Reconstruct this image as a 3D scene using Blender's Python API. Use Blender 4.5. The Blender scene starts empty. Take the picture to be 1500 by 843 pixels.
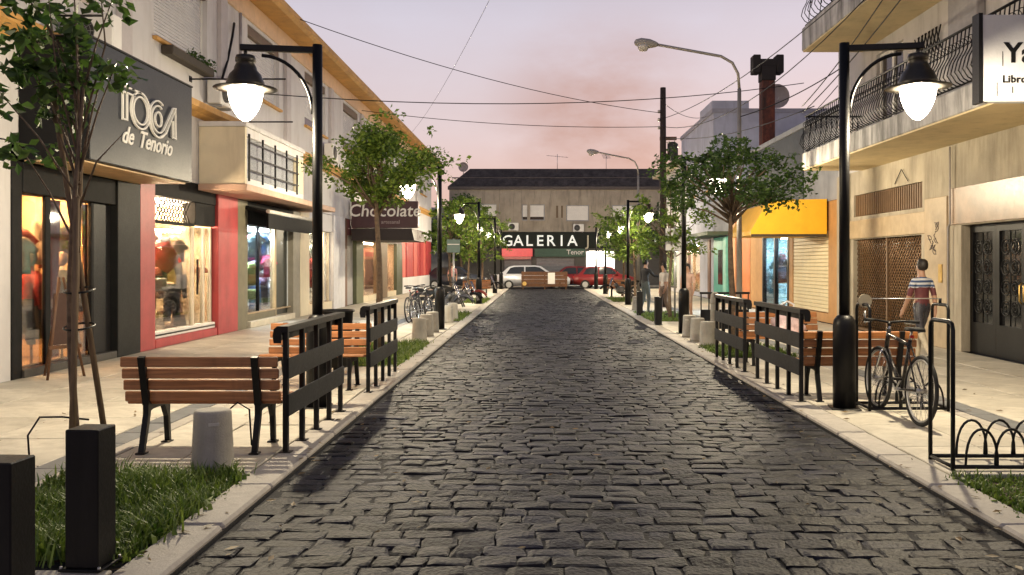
import bpy, bmesh, math, random
from mathutils import Vector, Matrix
R = math.radians
PI = math.pi
rnd = random.Random(11)
sc = bpy.context.scene
COL = sc.collection

# ------------------------------------------------------------------ camera
cam_d = bpy.data.cameras.new('camera')
cam = bpy.data.objects.new('camera', cam_d); COL.objects.link(cam)
cam.location = (0, 0, 1.62); cam.rotation_euler = (R(90), 0, 0)
cam_d.sensor_width = 36; cam_d.lens = 31.2
cam_d.shift_x = -40/1500; cam_d.shift_y = -35.5/1500
cam_d.clip_start = .05; cam_d.clip_end = 2000
sc.camera = cam

# ------------------------------------------------------------------ dusk sky
SKY = 0.71
w = bpy.data.worlds.new('World'); sc.world = w; w.use_nodes = True
nt = w.node_tree; nt.nodes.clear(); N = nt.nodes.new; L = nt.links.new
tc = N('ShaderNodeTexCoord'); sep = N('ShaderNodeSeparateXYZ'); L(tc.outputs['Generated'], sep.inputs[0])
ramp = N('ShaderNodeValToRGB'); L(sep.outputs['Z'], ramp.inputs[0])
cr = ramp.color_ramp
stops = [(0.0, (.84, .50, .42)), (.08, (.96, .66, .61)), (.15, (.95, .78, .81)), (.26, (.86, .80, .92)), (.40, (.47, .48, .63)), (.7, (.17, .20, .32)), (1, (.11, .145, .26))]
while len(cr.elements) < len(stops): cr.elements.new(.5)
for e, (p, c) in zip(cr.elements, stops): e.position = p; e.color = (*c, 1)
# drifting smoke low over the roofs
mp = N('ShaderNodeMapping'); L(tc.outputs['Generated'], mp.inputs[0]); mp.inputs['Scale'].default_value = (1, 1, 2.2); mp.inputs['Location'].default_value = (.35, .2, .1)
no = N('ShaderNodeTexNoise'); L(mp.outputs[0], no.inputs['Vector']); no.inputs['Scale'].default_value = 4.0; no.inputs['Detail'].default_value = 7; no.inputs['Roughness'].default_value = .6
nr = N('ShaderNodeMapRange'); L(no.outputs['Fac'], nr.inputs[0]); nr.inputs[1].default_value = .36; nr.inputs[2].default_value = .62
dv = N('ShaderNodeVectorMath'); dv.operation = 'DISTANCE'; L(tc.outputs['Generated'], dv.inputs[0]); dv.inputs[1].default_value = Vector((.075, 1, .135)).normalized()
dr = N('ShaderNodeMapRange'); L(dv.outputs['Value'], dr.inputs[0]); dr.interpolation_type = 'SMOOTHSTEP'
dr.inputs[1].default_value = .02; dr.inputs[2].default_value = .17; dr.inputs[3].default_value = .95; dr.inputs[4].default_value = .10
mu = N('ShaderNodeMath'); mu.operation = 'MULTIPLY'; L(nr.outputs[0], mu.inputs[0]); L(dr.outputs[0], mu.inputs[1])
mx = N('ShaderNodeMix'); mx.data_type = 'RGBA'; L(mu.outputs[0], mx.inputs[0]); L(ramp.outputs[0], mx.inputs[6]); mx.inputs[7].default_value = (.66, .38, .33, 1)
# Sky Texture with the sun at the horizon, added weakly over the dusk colours
st = N('ShaderNodeTexSky'); st.sky_type = 'NISHITA'; st.sun_disc = False; st.sun_elevation = R(.5); st.sun_rotation = R(20)
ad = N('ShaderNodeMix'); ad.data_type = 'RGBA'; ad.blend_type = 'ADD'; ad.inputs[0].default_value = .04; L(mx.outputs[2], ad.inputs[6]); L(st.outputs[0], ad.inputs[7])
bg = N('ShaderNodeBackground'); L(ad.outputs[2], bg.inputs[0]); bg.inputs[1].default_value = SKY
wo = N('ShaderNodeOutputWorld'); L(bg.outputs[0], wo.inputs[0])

vs = sc.view_settings
vs.view_transform = 'Standard'; vs.look = 'None'; vs.exposure = 0.12; vs.gamma = 1; vs.use_curve_mapping = False
sc.render.engine = 'CYCLES'
cy = sc.cycles
cy.use_denoising = True; cy.max_bounces = 6; cy.diffuse_bounces = 3; cy.glossy_bounces = 3; cy.transparent_max_bounces = 12
cy.sample_clamp_indirect = 3.0; cy.caustics_reflective = False; cy.caustics_refractive = False

LAMP = 780.0     # watts of one street lantern bulb

# ------------------------------------------------------------------ materials
MATS = {}
def mat(name, col, rough=.6, metal=0., var=.12, scale=5., bump=.15, bscale=45., stain=None, stain_amt=.5, isl=0., stretch=None, emit=0., spec=.5, coat=0., st0=.5):
    if name in MATS: return MATS[name]
    m = bpy.data.materials.new(name); m.use_nodes = True; MATS[name] = m
    t = m.node_tree; n = t.nodes.new; l = t.links.new
    b = t.nodes['Principled BSDF']
    b.inputs['Roughness'].default_value = rough; b.inputs['Metallic'].default_value = metal
    b.inputs['Specular IOR Level'].default_value = spec; b.inputs['Coat Weight'].default_value = coat
    c = n('ShaderNodeTexCoord'); vec = c.outputs['Object']
    if stretch:
        mm = n('ShaderNodeMapping'); l(vec, mm.inputs[0]); mm.inputs['Scale'].default_value = stretch; vec = mm.outputs[0]
    a = n('ShaderNodeTexNoise'); l(vec, a.inputs['Vector']); a.inputs['Scale'].default_value = scale; a.inputs['Detail'].default_value = 6; a.inputs['Roughness'].default_value = .62
    r = n('ShaderNodeValToRGB'); l(a.outputs['Fac'], r.inputs[0])
    e0, e1 = r.color_ramp.elements; e0.position = .32; e1.position = .68
    e0.color = (*[max(0, x*(1-var)) for x in col[:3]], 1); e1.color = (*[min(1, x*(1+var)) for x in col[:3]], 1)
    out = r.outputs[0]
    if stain:
        ms = n('ShaderNodeMapping'); l(c.outputs['Object'], ms.inputs[0]); ms.inputs['Scale'].default_value = (2.3, 2.3, .32)
        s2 = n('ShaderNodeTexNoise'); l(ms.outputs[0], s2.inputs['Vector']); s2.inputs['Scale'].default_value = 1.4; s2.inputs['Detail'].default_value = 8; s2.inputs['Roughness'].default_value = .7
        q = n('ShaderNodeMapRange'); l(s2.outputs['Fac'], q.inputs[0]); q.inputs[1].default_value = st0; q.inputs[2].default_value = st0+.24; q.inputs[4].default_value = stain_amt
        x = n('ShaderNodeMix'); x.data_type = 'RGBA'; l(q.outputs[0], x.inputs[0]); l(out, x.inputs[6]); x.inputs[7].default_value = (*stain, 1)
        out = x.outputs[2]
    if isl:
        g = n('ShaderNodeNewGeometry'); o = n('ShaderNodeObjectInfo')
        s = n('ShaderNodeMath'); s.operation = 'ADD'; l(g.outputs['Random Per Island'], s.inputs[0]); l(o.outputs['Random'], s.inputs[1])
        f = n('ShaderNodeMath'); f.operation = 'FRACT'; l(s.outputs[0], f.inputs[0])
        q = n('ShaderNodeMapRange'); l(f.outputs[0], q.inputs[0]); q.inputs[3].default_value = 1-isl; q.inputs[4].default_value = 1+isl
        h = n('ShaderNodeHueSaturation'); l(out, h.inputs['Color']); l(q.outputs[0], h.inputs['Value'])
        f2 = n('ShaderNodeMath'); f2.operation = 'MULTIPLY'; l(f.outputs[0], f2.inputs[0]); f2.inputs[1].default_value = 7.31
        f3 = n('ShaderNodeMath'); f3.operation = 'FRACT'; l(f2.outputs[0], f3.inputs[0])
        q2 = n('ShaderNodeMapRange'); l(f3.outputs[0], q2.inputs[0]); k_ = isl if isl > .3 else isl*.3; q2.inputs[3].default_value = 1-k_*1.3; q2.inputs[4].default_value = 1+k_*.5; l(q2.outputs[0], h.inputs['Saturation'])
        out = h.outputs[0]
    l(out, b.inputs['Base Color'])
    if bump:
        k = n('ShaderNodeTexNoise'); l(vec, k.inputs['Vector']); k.inputs['Scale'].default_value = bscale; k.inputs['Detail'].default_value = 5
        u = n('ShaderNodeBump'); u.inputs['Strength'].default_value = bump; u.inputs['Distance'].default_value = .02; l(k.outputs['Fac'], u.inputs['Height']); l(u.outputs[0], b.inputs['Normal'])
        z = n('ShaderNodeMapRange'); l(k.outputs['Fac'], z.inputs[0]); z.inputs[3].default_value = max(.03, rough-.13); z.inputs[4].default_value = min(1, rough+.13); l(z.outputs[0], b.inputs['Roughness'])
    if emit:
        l(out, b.inputs['Emission Color']); b.inputs['Emission Strength'].default_value = emit
    return m

def emitter(name, col, s):
    if name in MATS: return MATS[name]
    m = bpy.data.materials.new(name); m.use_nodes = True; MATS[name] = m
    t = m.node_tree; t.nodes.clear()
    e = t.nodes.new('ShaderNodeEmission'); e.inputs[0].default_value = (*col, 1); e.inputs[1].default_value = s
    o = t.nodes.new('ShaderNodeOutputMaterial'); t.links.new(e.outputs[0], o.inputs[0])
    return m

def glassmat(name, tint=(1, 1, 1), refl=.08):
    if name in MATS: return MATS[name]
    m = bpy.data.materials.new(name); m.use_nodes = True; MATS[name] = m
    t = m.node_tree; t.nodes.clear(); n = t.nodes.new; l = t.links.new
    tr = n('ShaderNodeBsdfTransparent'); tr.inputs[0].default_value = (*tint, 1)
    gl = n('ShaderNodeBsdfGlossy'); gl.inputs['Roughness'].default_value = .03
    fr = n('ShaderNodeFresnel'); fr.inputs[0].default_value = 1.5
    ad = n('ShaderNodeMath'); ad.operation = 'MULTIPLY_ADD'; l(fr.outputs[0], ad.inputs[0]); ad.inputs[1].default_value = .8; ad.inputs[2].default_value = refl*.4
    mi = n('ShaderNodeMixShader'); l(ad.outputs[0], mi.inputs[0]); l(tr.outputs[0], mi.inputs[1]); l(gl.outputs[0], mi.inputs[2])
    o = n('ShaderNodeOutputMaterial'); l(mi.outputs[0], o.inputs[0])
    return m

def leafmat(name, c0, c1):
    if name in MATS: return MATS[name]
    m = bpy.data.materials.new(name); m.use_nodes = True; MATS[name] = m
    t = m.node_tree; t.nodes.clear(); n = t.nodes.new; l = t.links.new
    g = n('ShaderNodeNewGeometry'); r = n('ShaderNodeValToRGB'); l(g.outputs['Random Per Island'], r.inputs[0])
    r.color_ramp.elements[0].color = (*c0, 1); r.color_ramp.elements[1].color = (*c1, 1)
    d = n('ShaderNodeBsdfPrincipled'); l(r.outputs[0], d.inputs['Base Color']); d.inputs['Roughness'].default_value = .5
    tl = n('ShaderNodeBsdfTranslucent'); l(r.outputs[0], tl.inputs[0])
    mi = n('ShaderNodeMixShader'); mi.inputs[0].default_value = .35; l(d.outputs[0], mi.inputs[1]); l(tl.outputs[0], mi.inputs[2])
    o = n('ShaderNodeOutputMaterial'); l(mi.outputs[0], o.inputs[0])
    return m

BLACK = mat('black_paint', (.004, .004, .005), .42, var=.3, bump=.08, bscale=60, spec=.25, stain=(.014, .0135, .013), stain_amt=.8)
GREYPLATE = mat('grey_plate', (.010, .011, .014), .55, var=.3, bump=.06, spec=.25)
BLACKM = mat('matte_black', (.008, .008, .009), .7, var=.3, bump=.05, spec=.15)
RUBBER = mat('rubber', (.012, .012, .012), .8)
CHROME = mat('chrome', (.5, .5, .52), .25, 1., bump=0)
ALU = mat('aluminium', (.45, .45, .45), .4, .8, bump=.02)
WOOD = mat('slat_wood', (.36, .14, .042), .42, var=.35, scale=4, stretch=(.6, 14, 14), bump=.16, bscale=20, isl=.2, stain=(.12, .06, .03), stain_amt=.7)
DWOOD = mat('dark_wood', (.10, .045, .02), .55, var=.3, scale=6, bump=.1)
BARK = mat('bark', (.13, .09, .06), .85, var=.4, scale=14, bump=.5, bscale=30)
CONC = mat('cast_concrete', (.36, .34, .30), .8, var=.16, scale=5, bump=.25, bscale=70, stain=(.16, .15, .13), stain_amt=.5)
SLAB = mat('pavement_slab', (.50, .465, .39), .62, var=.22, scale=1.9, bump=.15, bscale=90, isl=.10, stain=(.24, .21, .165), stain_amt=.6, st0=.46)
KERBM = mat('kerb_stone', (.40, .37, .33), .7, stain=(.14, .12, .10), stain_amt=.6, var=.22, scale=3, bump=.25, bscale=60, isl=.09)
BAND = mat('dark_band', (.15, .155, .16), .65, var=.2, scale=4, bump=.15, isl=.08)
SETT = mat('granite_sett', (.0145, .015, .0215), .53, var=.5, scale=7, bump=.6, bscale=30, isl=.6, spec=.18)
MORTAR = mat('sett_mortar', (.014, .014, .016), .9, var=.3, bump=.4)
ASPH = mat('asphalt', (.05, .048, .046), .8, var=.2, scale=3, bump=.3, bscale=120)
SOIL = mat('soil', (.055, .035, .02), .95, var=.4, scale=12, bump=.6, bscale=30)
WHITEW = mat('white_plaster', (.62, .61, .62), .8, var=.06, scale=1.2, bump=.12, bscale=60, stain=(.42, .39, .36), stain_amt=.5)
CREAM = mat('cream_plaster', (.70, .62, .46), .75, var=.07, scale=1.5, bump=.1, stain=(.42, .35, .24), stain_amt=.45)
YELLOWT = mat('ochre_trim', (.58, .32, .09), .7, var=.15, scale=2, bump=.15, stain=(.25, .13, .05), stain_amt=.5)
PEACH = mat('peach_frieze', (.74, .52, .34), .75, var=.08, bump=.1, stain=(.5, .34, .22), stain_amt=.4)
SHUT = mat('roller_shutter', (.62, .62, .64), .55, var=.06, bump=.03)
STUCCO = mat('weathered_stucco', (.38, .335, .26), .8, var=.16, scale=1.4, bump=.2, stain=(.17, .14, .10), stain_amt=.75, st0=.46)
GREYW = mat('grey_render', (.30, .31, .34), .8, var=.15, scale=1.3, bump=.15, stain=(.13, .13, .14), stain_amt=.65)
BLUEW = mat('bluish_render', (.44, .46, .56), .8, var=.15, scale=1, bump=.15, stain=(.2, .2, .25), stain_amt=.6)
DARKW = mat('dark_render', (.035, .045, .065), .7, var=.2, bump=.1)
MARBLE = mat('brown_marble', (.25, .16, .10), .35, var=.35, scale=2.5, bump=.02)
BEIGES = mat('beige_stone', (.40, .31, .20), .5, var=.2, scale=2.2, bump=.06, stain=(.3, .2, .11), stain_amt=.4)
REDP = mat('red_paint', (.40, .05, .055), .5, var=.16, scale=2, bump=.1, stain=(.22, .04, .04), stain_amt=.6)
OLIVE = mat('olive_paint', (.15, .135, .09), .6, var=.12, bump=.06)
TEALM = mat('teal_paint', (.05, .34, .29), .5, var=.2, scale=2, bump=.05)
ORANGEM = mat('orange_paint', (.55, .17, .045), .55, var=.2, scale=2, bump=.06)
YCANVAS = mat('yellow_canvas', (.85, .46, .02), .6, var=.06, bump=.05)
SIGNGREY = mat('sign_grey', (.022, .027, .037), .46, var=.1, scale=1.5, bump=.02, spec=.3)
WHITEP = mat('white_paint', (.78, .77, .74), .5, var=.04, bump=.02)
WARMW = mat('warm_interior', (.80, .55, .28), .8, var=.08, bump=.05)
COOLW = mat('pale_interior', (.70, .76, .80), .8, var=.08, bump=.05)
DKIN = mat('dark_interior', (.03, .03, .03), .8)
GLASS = glassmat('window_glass')
DGLASS = glassmat('dark_glass', (.35, .37, .4), .2)
SKIN = mat('skin', (.42, .24, .16), .5, var=.05, bump=0)
HAIR = mat('hair', (.015, .011, .009), .55, bump=.1)
LEAF = leafmat('leaf_mid', (.045, .10, .014), (.20, .29, .04))
LEAFD = leafmat('leaf_dark', (.022, .055, .012), (.07, .13, .022))
GRASSM = leafmat('grass_blade', (.045, .10, .012), (.19, .27, .045))
LANTERN = emitter('lantern_glass', (1, .90, .70), 9)
_t = LANTERN.node_tree; _a = _t.nodes.new('ShaderNodeAddShader'); _tr = _t.nodes.new('ShaderNodeBsdfTransparent')
_e = [x for x in _t.nodes if x.type == 'EMISSION'][0]; _o = [x for x in _t.nodes if x.type == 'OUTPUT_MATERIAL'][0]
_t.links.new(_e.outputs[0], _a.inputs[0]); _t.links.new(_tr.outputs[0], _a.inputs[1]); _t.links.new(_a.outputs[0], _o.inputs[0])
WARML = emitter('warm_tube', (1, .54, .21), 300)
WHITEL = emitter('white_tube', (1, .76, .48), 210)
COOLL = emitter('cool_tube', (.82, .94, 1), 420)

def colour(r, g, b, rough=.7):
    return mat('cloth_%03d_%03d_%03d' % (r*1000, g*1000, b*1000), (r, g, b), rough, var=.18, scale=9, bump=.1)

# ------------------------------------------------------------------ mesh builder
class MB:
    def __init__(s): s.v = []; s.f = []; s.sm = []; s.mi = []
    def add(s, vs_, fs, smooth=False, mi=0):
        o = len(s.v); s.v += [tuple(p) for p in vs_]
        for f in fs: s.f.append([i+o for i in f]); s.sm.append(smooth); s.mi.append(mi)
        return s
    def box(s, x0, x1, y0, y1, z0, z1, c=0., mi=0):
        if x0 > x1: x0, x1 = x1, x0
        if y0 > y1: y0, y1 = y1, y0
        if z0 > z1: z0, z1 = z1, z0
        if c <= 0:
            return s.add([(x, y, z) for x in (x0, x1) for y in (y0, y1) for z in (z0, z1)],
                         [(0, 1, 3, 2), (4, 6, 7, 5), (0, 4, 5, 1), (2, 3, 7, 6), (0, 2, 6, 4), (1, 5, 7, 3)], mi=mi)
        c = min(c, (x1-x0)*.45, (y1-y0)*.45, (z1-z0)*.45)
        V = []; ix = {}
        for i, x in enumerate((x0, x1)):
            for j, y in enumerate((y0, y1)):
                for k, z in enumerate((z0, z1)):
                    dx, dy, dz = (c if i == 0 else -c), (c if j == 0 else -c), (c if k == 0 else -c)
                    for a, p in enumerate(((x, y+dy, z+dz), (x+dx, y, z+dz), (x+dx, y+dy, z))):
                        ix[i, j, k, a] = len(V); V.append(p)
        F = []
        for i in (0, 1): F.append([ix[i, 0, 0, 0], ix[i, 1, 0, 0], ix[i, 1, 1, 0], ix[i, 0, 1, 0]])
        for j in (0, 1): F.append([ix[0, j, 0, 1], ix[1, j, 0, 1], ix[1, j, 1, 1], ix[0, j, 1, 1]])
        for k in (0, 1): F.append([ix[0, 0, k, 2], ix[1, 0, k, 2], ix[1, 1, k, 2], ix[0, 1, k, 2]])
        for i in (0, 1):
            for j in (0, 1): F.append([ix[i, j, 0, 0], ix[i, j, 1, 0], ix[i, j, 1, 1], ix[i, j, 0, 1]])
            for k in (0, 1): F.append([ix[i, 0, k, 0], ix[i, 1, k, 0], ix[i, 1, k, 2], ix[i, 0, k, 2]])
        for j in (0, 1):
            for k in (0, 1): F.append([ix[0, j, k, 1], ix[1, j, k, 1], ix[1, j, k, 2], ix[0, j, k, 2]])
        for i in (0, 1):
            for j in (0, 1):
                for k in (0, 1): F.append([ix[i, j, k, 0], ix[i, j, k, 1], ix[i, j, k, 2]])
        return s.add(V, F, mi=mi)
    def tube(s, pts, r, n=8, closed=False, caps=True, smooth=True, mi=0):
        P = [Vector(p) for p in pts]; m = len(P)
        rs = r if isinstance(r, (list, tuple)) else [r]*m
        V = []; F = []; up = None
        for i in range(m):
            if closed: d = P[(i+1) % m]-P[i-1]
            else: d = P[min(i+1, m-1)]-P[max(i-1, 0)]
            if d.length < 1e-9: d = Vector((0, 0, 1))
            d.normalize()
            if up is None:
                up = Vector((0, 0, 1)) if abs(d.z) < .9 else Vector((0, 1, 0))
            a = d.cross(up)
            if a.length < 1e-6: a = d.cross(Vector((1, .3, .2)))
            a.normalize(); b = a.cross(d); b.normalize(); up = b
            for k in range(n):
                t = 2*PI*k/n; V.append(P[i]+(a*math.cos(t)+b*math.sin(t))*rs[i])
        for i in range(m if closed else m-1):
            for k in range(n):
                F.append([i*n+k, i*n+(k+1) % n, ((i+1) % m)*n+(k+1) % n, ((i+1) % m)*n+k])
        s.add(V, F, smooth, mi)
        if caps and not closed:
            o = len(s.v)-len(V)
            s.f.append([o+k for k in range(n)][::-1]); s.sm.append(False); s.mi.append(mi)
            s.f.append([o+(m-1)*n+k for k in range(n)]); s.sm.append(False); s.mi.append(mi)
        return s
    def cyl(s, p0, p1, r0, r1=None, n=12, mi=0): return s.tube([p0, p1], [r0, r0 if r1 is None else r1], n, mi=mi)
    def lathe(s, prof, n=20, c=(0, 0, 0), sx=1, sy=1, smooth=True, mi=0):
        V = []; F = []
        for r, z in prof:
            for k in range(n):
                t = 2*PI*k/n; V.append((c[0]+r*math.cos(t)*sx, c[1]+r*math.sin(t)*sy, c[2]+z))
        for i in range(len(prof)-1):
            for k in range(n): F.append([i*n+k, i*n+(k+1) % n, (i+1)*n+(k+1) % n, (i+1)*n+k])
        F.append([k for k in range(n)][::-1]); F.append([(len(prof)-1)*n+k for k in range(n)])
        return s.add(V, F, smooth, mi)
    def prism(s, poly, axis, a0, a1, smooth=False, mi=0):
        n = len(poly); V = []
        for a in (a0, a1):
            for p, q in poly: V.append({'x': (a, p, q), 'y': (p, a, q), 'z': (p, q, a)}[axis])
        F = [list(range(n))[::-1], list(range(n, 2*n))]+[[i, (i+1) % n, n+(i+1) % n, n+i] for i in range(n)]
        return s.add(V, F, smooth, mi)
    def puff(s, outline, t, M, mi=0):
        # stuffed flat shape (a garment): outline in local xy, belly along local z
        cx = sum(p[0] for p in outline)/len(outline); cy_ = sum(p[1] for p in outline)/len(outline); n = len(outline); V = []
        for zz, k in ((0, 1), (t, .72), (-t, .72)):
            for x, y in outline: V.append(M @ Vector((cx+(x-cx)*k, cy_+(y-cy_)*k, zz)))
        F = [[i, (i+1) % n, n+(i+1) % n, n+i] for i in range(n)]+[[i, (i+1) % n, 2*n+(i+1) % n, 2*n+i] for i in range(n)]
        F += [list(range(n, 2*n)), list(range(2*n, 3*n))]
        return s.add(V, F, True, mi)

ORG = {}
def mesh_of(mb, name, mats, off=None, recalc=True):
    me = bpy.data.meshes.new(name)
    v = mb.v if off is None else [(a-off[0], b-off[1], c-off[2]) for a, b, c in mb.v]
    me.from_pydata(v, [], mb.f)
    for m in (mats if isinstance(mats, (list, tuple)) else [mats]): me.materials.append(m)
    me.polygons.foreach_set('use_smooth', mb.sm); me.polygons.foreach_set('material_index', mb.mi)
    if recalc and len(mb.f) < 60000:
        bm = bmesh.new(); bm.from_mesh(me); bmesh.ops.recalc_face_normals(bm, faces=bm.faces); bm.to_mesh(me); bm.free()
    me.update()
    return me
def link(name, data, parent=None, loc=(0, 0, 0)):
    o = bpy.data.objects.new(name, data); COL.objects.link(o); o.location = loc
    if parent: o.parent = parent
    return o
def tag(o, label=None, cat=None, group=None, kind=None):
    if label: o['label'] = label
    if cat: o['category'] = cat
    if group: o['group'] = group
    if kind: o['kind'] = kind
    return o
def thing(name, label, cat, loc=(0, 0, 0), rz=0, group=None):
    o = link(name, None, None, loc); o.rotation_euler = (0, 0, rz); o.empty_display_size = .2
    ORG[o.name] = Vector(loc)
    return tag(o, label, cat, group)
def part(parent, name, mb, m, world=False, label=None, kind=None):
    root = parent
    while root.parent: root = root.parent
    off = ORG[root.name] if world else None
    o = link(name, mesh_of(mb, name, m, off), parent)
    return tag(o, label, None, None, kind)
def solid(name, mb, m, label, cat, group=None, kind=None, loc=(0, 0, 0), rz=0):
    o = link(name, mesh_of(mb, name, m), None, loc); o.rotation_euler = (0, 0, rz); ORG[o.name] = Vector(loc)
    return tag(o, label, cat, group, kind)
def copy_tree(o, parent=None, loc=None, rz=None, label=None):
    c = o.copy(); COL.objects.link(c); c.parent = parent
    if loc is not None: c.location = loc
    if rz is not None: c.rotation_euler = (0, 0, rz)
    if label: c['label'] = label
    for ch in list(o.children): copy_tree(ch, c)
    if parent is None: ORG[c.name] = Vector(c.location)
    return c
def text_add(mb, body, size, M, extrude=.01, offset=0., shear=0., align='CENTER', mi=0, spacing=1.):
    cu = bpy.data.curves.new('lettering', 'FONT'); cu.body = body; cu.size = size; cu.extrude = extrude; cu.offset = offset; cu.shear = shear
    cu.align_x = align; cu.resolution_u = 3; cu.space_character = spacing
    ob = bpy.data.objects.new('lettering', cu)
    me = bpy.data.meshes.new_from_object(ob)
    mb.add([M @ v.co for v in me.vertices], [list(p.vertices) for p in me.polygons], mi=mi)
    bpy.data.objects.remove(ob); bpy.data.curves.remove(cu); bpy.data.meshes.remove(me)
def face_cam(x, y, z): return Matrix(((1, 0, 0, x), (0, 0, -1, y), (0, 1, 0, z), (0, 0, 0, 1)))     # reads from -Y
def face_px(x, y, z): return Matrix(((0, 0, 1, x), (1, 0, 0, y), (0, 1, 0, z), (0, 0, 0, 1)))       # reads from +X
def wall_with_holes(mb, x0, x1, y0, y1, z0, z1, holes):
    ys = sorted({y0, y1, *[min(max(h[0], y0), y1) for h in holes], *[min(max(h[1], y0), y1) for h in holes]})
    for a, b in zip(ys, ys[1:]):
        hs = sorted((h[2], h[3]) for h in holes if h[0] < (a+b)/2 < h[1]); z = z0
        for p, q in hs:
            if p > z+1e-4: mb.box(x0, x1, a, b, z, p)
            z = max(z, q)
        if z < z1-1e-4: mb.box(x0, x1, a, b, z, z1)
    return mb

# ================================================================== the setting
RL, RR = -1.95, 2.85             # edges of the cobbled carriageway
FL, FR = -7.3, 7.75              # shop fronts left and right
END = 56.6
tag(link('ground', mesh_of(MB().box(-300, 300, -60, 500, -.4, -.085), 'ground', ASPH)), 'dark asphalt ground and cross street reaching away', 'ground', kind='structure')
road = tag(link('cobbled_road', mesh_of(MB().box(RL, RR, .5, END, -.084, -.054), 'cobbled_road', MORTAR)), 'dark cobbled street of granite setts running down the middle', 'road', kind='structure')

# granite setts: 300 nearest are single pieces, the rest one joined part
def sett_geo(wd, dp, seed):
    q = random.Random(seed); V = []; F = []; nx, ny = 4, 4
    U = (0, .12, .88, 1); W_ = (0, .16, .84, 1)
    tilt = q.uniform(-.006, .006); tl2 = q.uniform(-.007, .007); skew = q.uniform(-.012, .012)
    for j in range(ny):
        for i in range(nx):
            u, v = U[i], W_[j]; edge = (i in (0, nx-1))+(j in (0, ny-1))
            x = (u-.5)*wd+q.uniform(-.011, .011)+skew*(v-.5)*2; y = (v-.5)*dp+q.uniform(-.008, .008)
            V.append((x, y, -.0045*edge+q.uniform(-.004, .004)+tilt*(u-.5)*2+tl2*(v-.5)*2))
    for j in range(ny-1):
        for i in range(nx-1): a = j*nx+i; F.append([a, a+1, a+nx+1, a+nx])
    ring = [i for i in range(nx)]+[j*nx+nx-1 for j in range(1, ny)]+[(ny-1)*nx+i for i in range(nx-2, -1, -1)]+[j*nx for j in range(ny-2, 0, -1)]
    o = len(V)
    for r_ in ring: x, y, z = V[r_]; V.append((x*1.03, y*1.04, -.045))
    m = len(ring)
    for k in range(m): F.append([ring[k], o+k, o+(k+1) % m, ring[(k+1) % m]])
    return V, F
WIDS = [.15, .18, .21, .24, .27, .31]
geos = [(wd, sett_geo(wd-.010, .156, 100+i*7+k)) for i, wd in enumerate(WIDS) for k in range(4)]
smesh = []
for wd, (V, F) in geos: smesh.append((wd, mesh_of(MB().add(V, F, False), 'sett', SETT)))
far = MB(); y = 4.3; cnt = 0
rows = []
while y < END-.1:
    x = RL+.01+rnd.uniform(0, .06); row = []
    while x < RR-.16:
        k = rnd.randrange(len(geos)); wd = geos[k][0]
        if x+wd > RR: break
        row.append((k, x+wd/2)); x += wd
    if row:
        s_ = (RR-.01-row[-1][1]-geos[row[-1][0]][0]/2)/max(1, len(row))
        row = [(k, xx+s_*i) for i, (k, xx) in enumerate(row)]
    rows.append((y, row)); y += .166+rnd.uniform(-.008, .008)
for y, row in rows:
    ph = rnd.uniform(0, 6); 
    for k, x in row:
        yy = y+.012*math.sin(x*1.3+ph)+rnd.uniform(-.006, .006); z = -.052+.014+rnd.uniform(-.007, .005)-.005*((x-.45)/2.4)**2+.006*math.sin(x*2.3+y*1.1)*math.sin(y*.9-x)
        a = rnd.uniform(-.035, .035)+(PI if rnd.random() < .5 else 0)
        if cnt < 300:
            o = link('sett', smesh[k][1], road, (x, yy, z)); o.rotation_euler = (0, 0, a); cnt += 1
        else:
            V, F = geos[k][1]; c_, s_ = math.cos(a), math.sin(a)
            far.add([(x+p*c_-q*s_, yy+p*s_+q*c_, z+r_) for p, q, r_ in V], F, False)
y = 4.3-.166                                                    # a few courses under and behind the frame
while y > .7:
    x = RL+.1
    while x < RR-.2:
        k = rnd.randrange(len(geos)); V, F = geos[k][1]; x += geos[k][0]/2
        far.add([(x+p, y+q, -.04+r_) for p, q, r_ in V], F, True); x += geos[k][0]/2
    y -= .166
tag(link('setts', mesh_of(far, 'setts', SETT, recalc=False), road), None, None, None, 'stuff')

def slab_run(parent, name, x0, x1, y0, y1, ln, m, gap=.015, top=0., skip=(), jit=.004, c=.006):
    sh = {}
    y = y0
    while y < y1-.02:
        l_ = min(ln, y1-y)
        if not any(a < y+l_/2 < b for a, b in skip):
            key = round(l_, 3)
            if key not in sh: sh[key] = mesh_of(MB().box(-(x1-x0)/2+gap/2, (x1-x0)/2-gap/2, gap/2, l_-gap/2, -.09, 0, c), name, m)
            o = link(name, sh[key], parent, ((x0+x1)/2, y, top+rnd.uniform(-jit, jit)))
        y += l_
def sidewalk(name, label, sgn, edge, facade, beds):
    s = sgn
    lo, hi = sorted((edge+s*.0, facade+s*3.0))
    base = tag(link(name, mesh_of(MB().box(lo, hi, .3, END, -.0845, -.03), name, MORTAR)), label, 'pavement', kind='structure')
    def run(nm, a, b, ln, m, **kw):
        x0, x1 = sorted((edge+s*a, edge+s*b)); slab_run(base, nm, x0, x1, .5, END, ln, m, **kw)
    run('kerb_stone', 0, .30, 1.0, KERBM, top=.004, c=.018)
    run('paving_slab', .30, 1.02, 1.05, SLAB, skip=beds); run('paving_slab', 1.02, 1.62, 1.05, SLAB, skip=beds)
    run('pale_strip', 1.62, 1.78, 1.0, KERBM)
    run('dark_strip', 1.78, 2.05, .5, BAND)
    wdt = abs(facade-edge)-2.05
    n = 3
    for i in range(n): run('paving_slab', 2.05+wdt*i/n, 2.05+wdt*(i+1)/n, wdt/n, SLAB, jit=.002)
    return base
BEDL = [(4.85, 6.9), (13.9, 18.0), (25.0, 29.0), (36, 41)]
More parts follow.
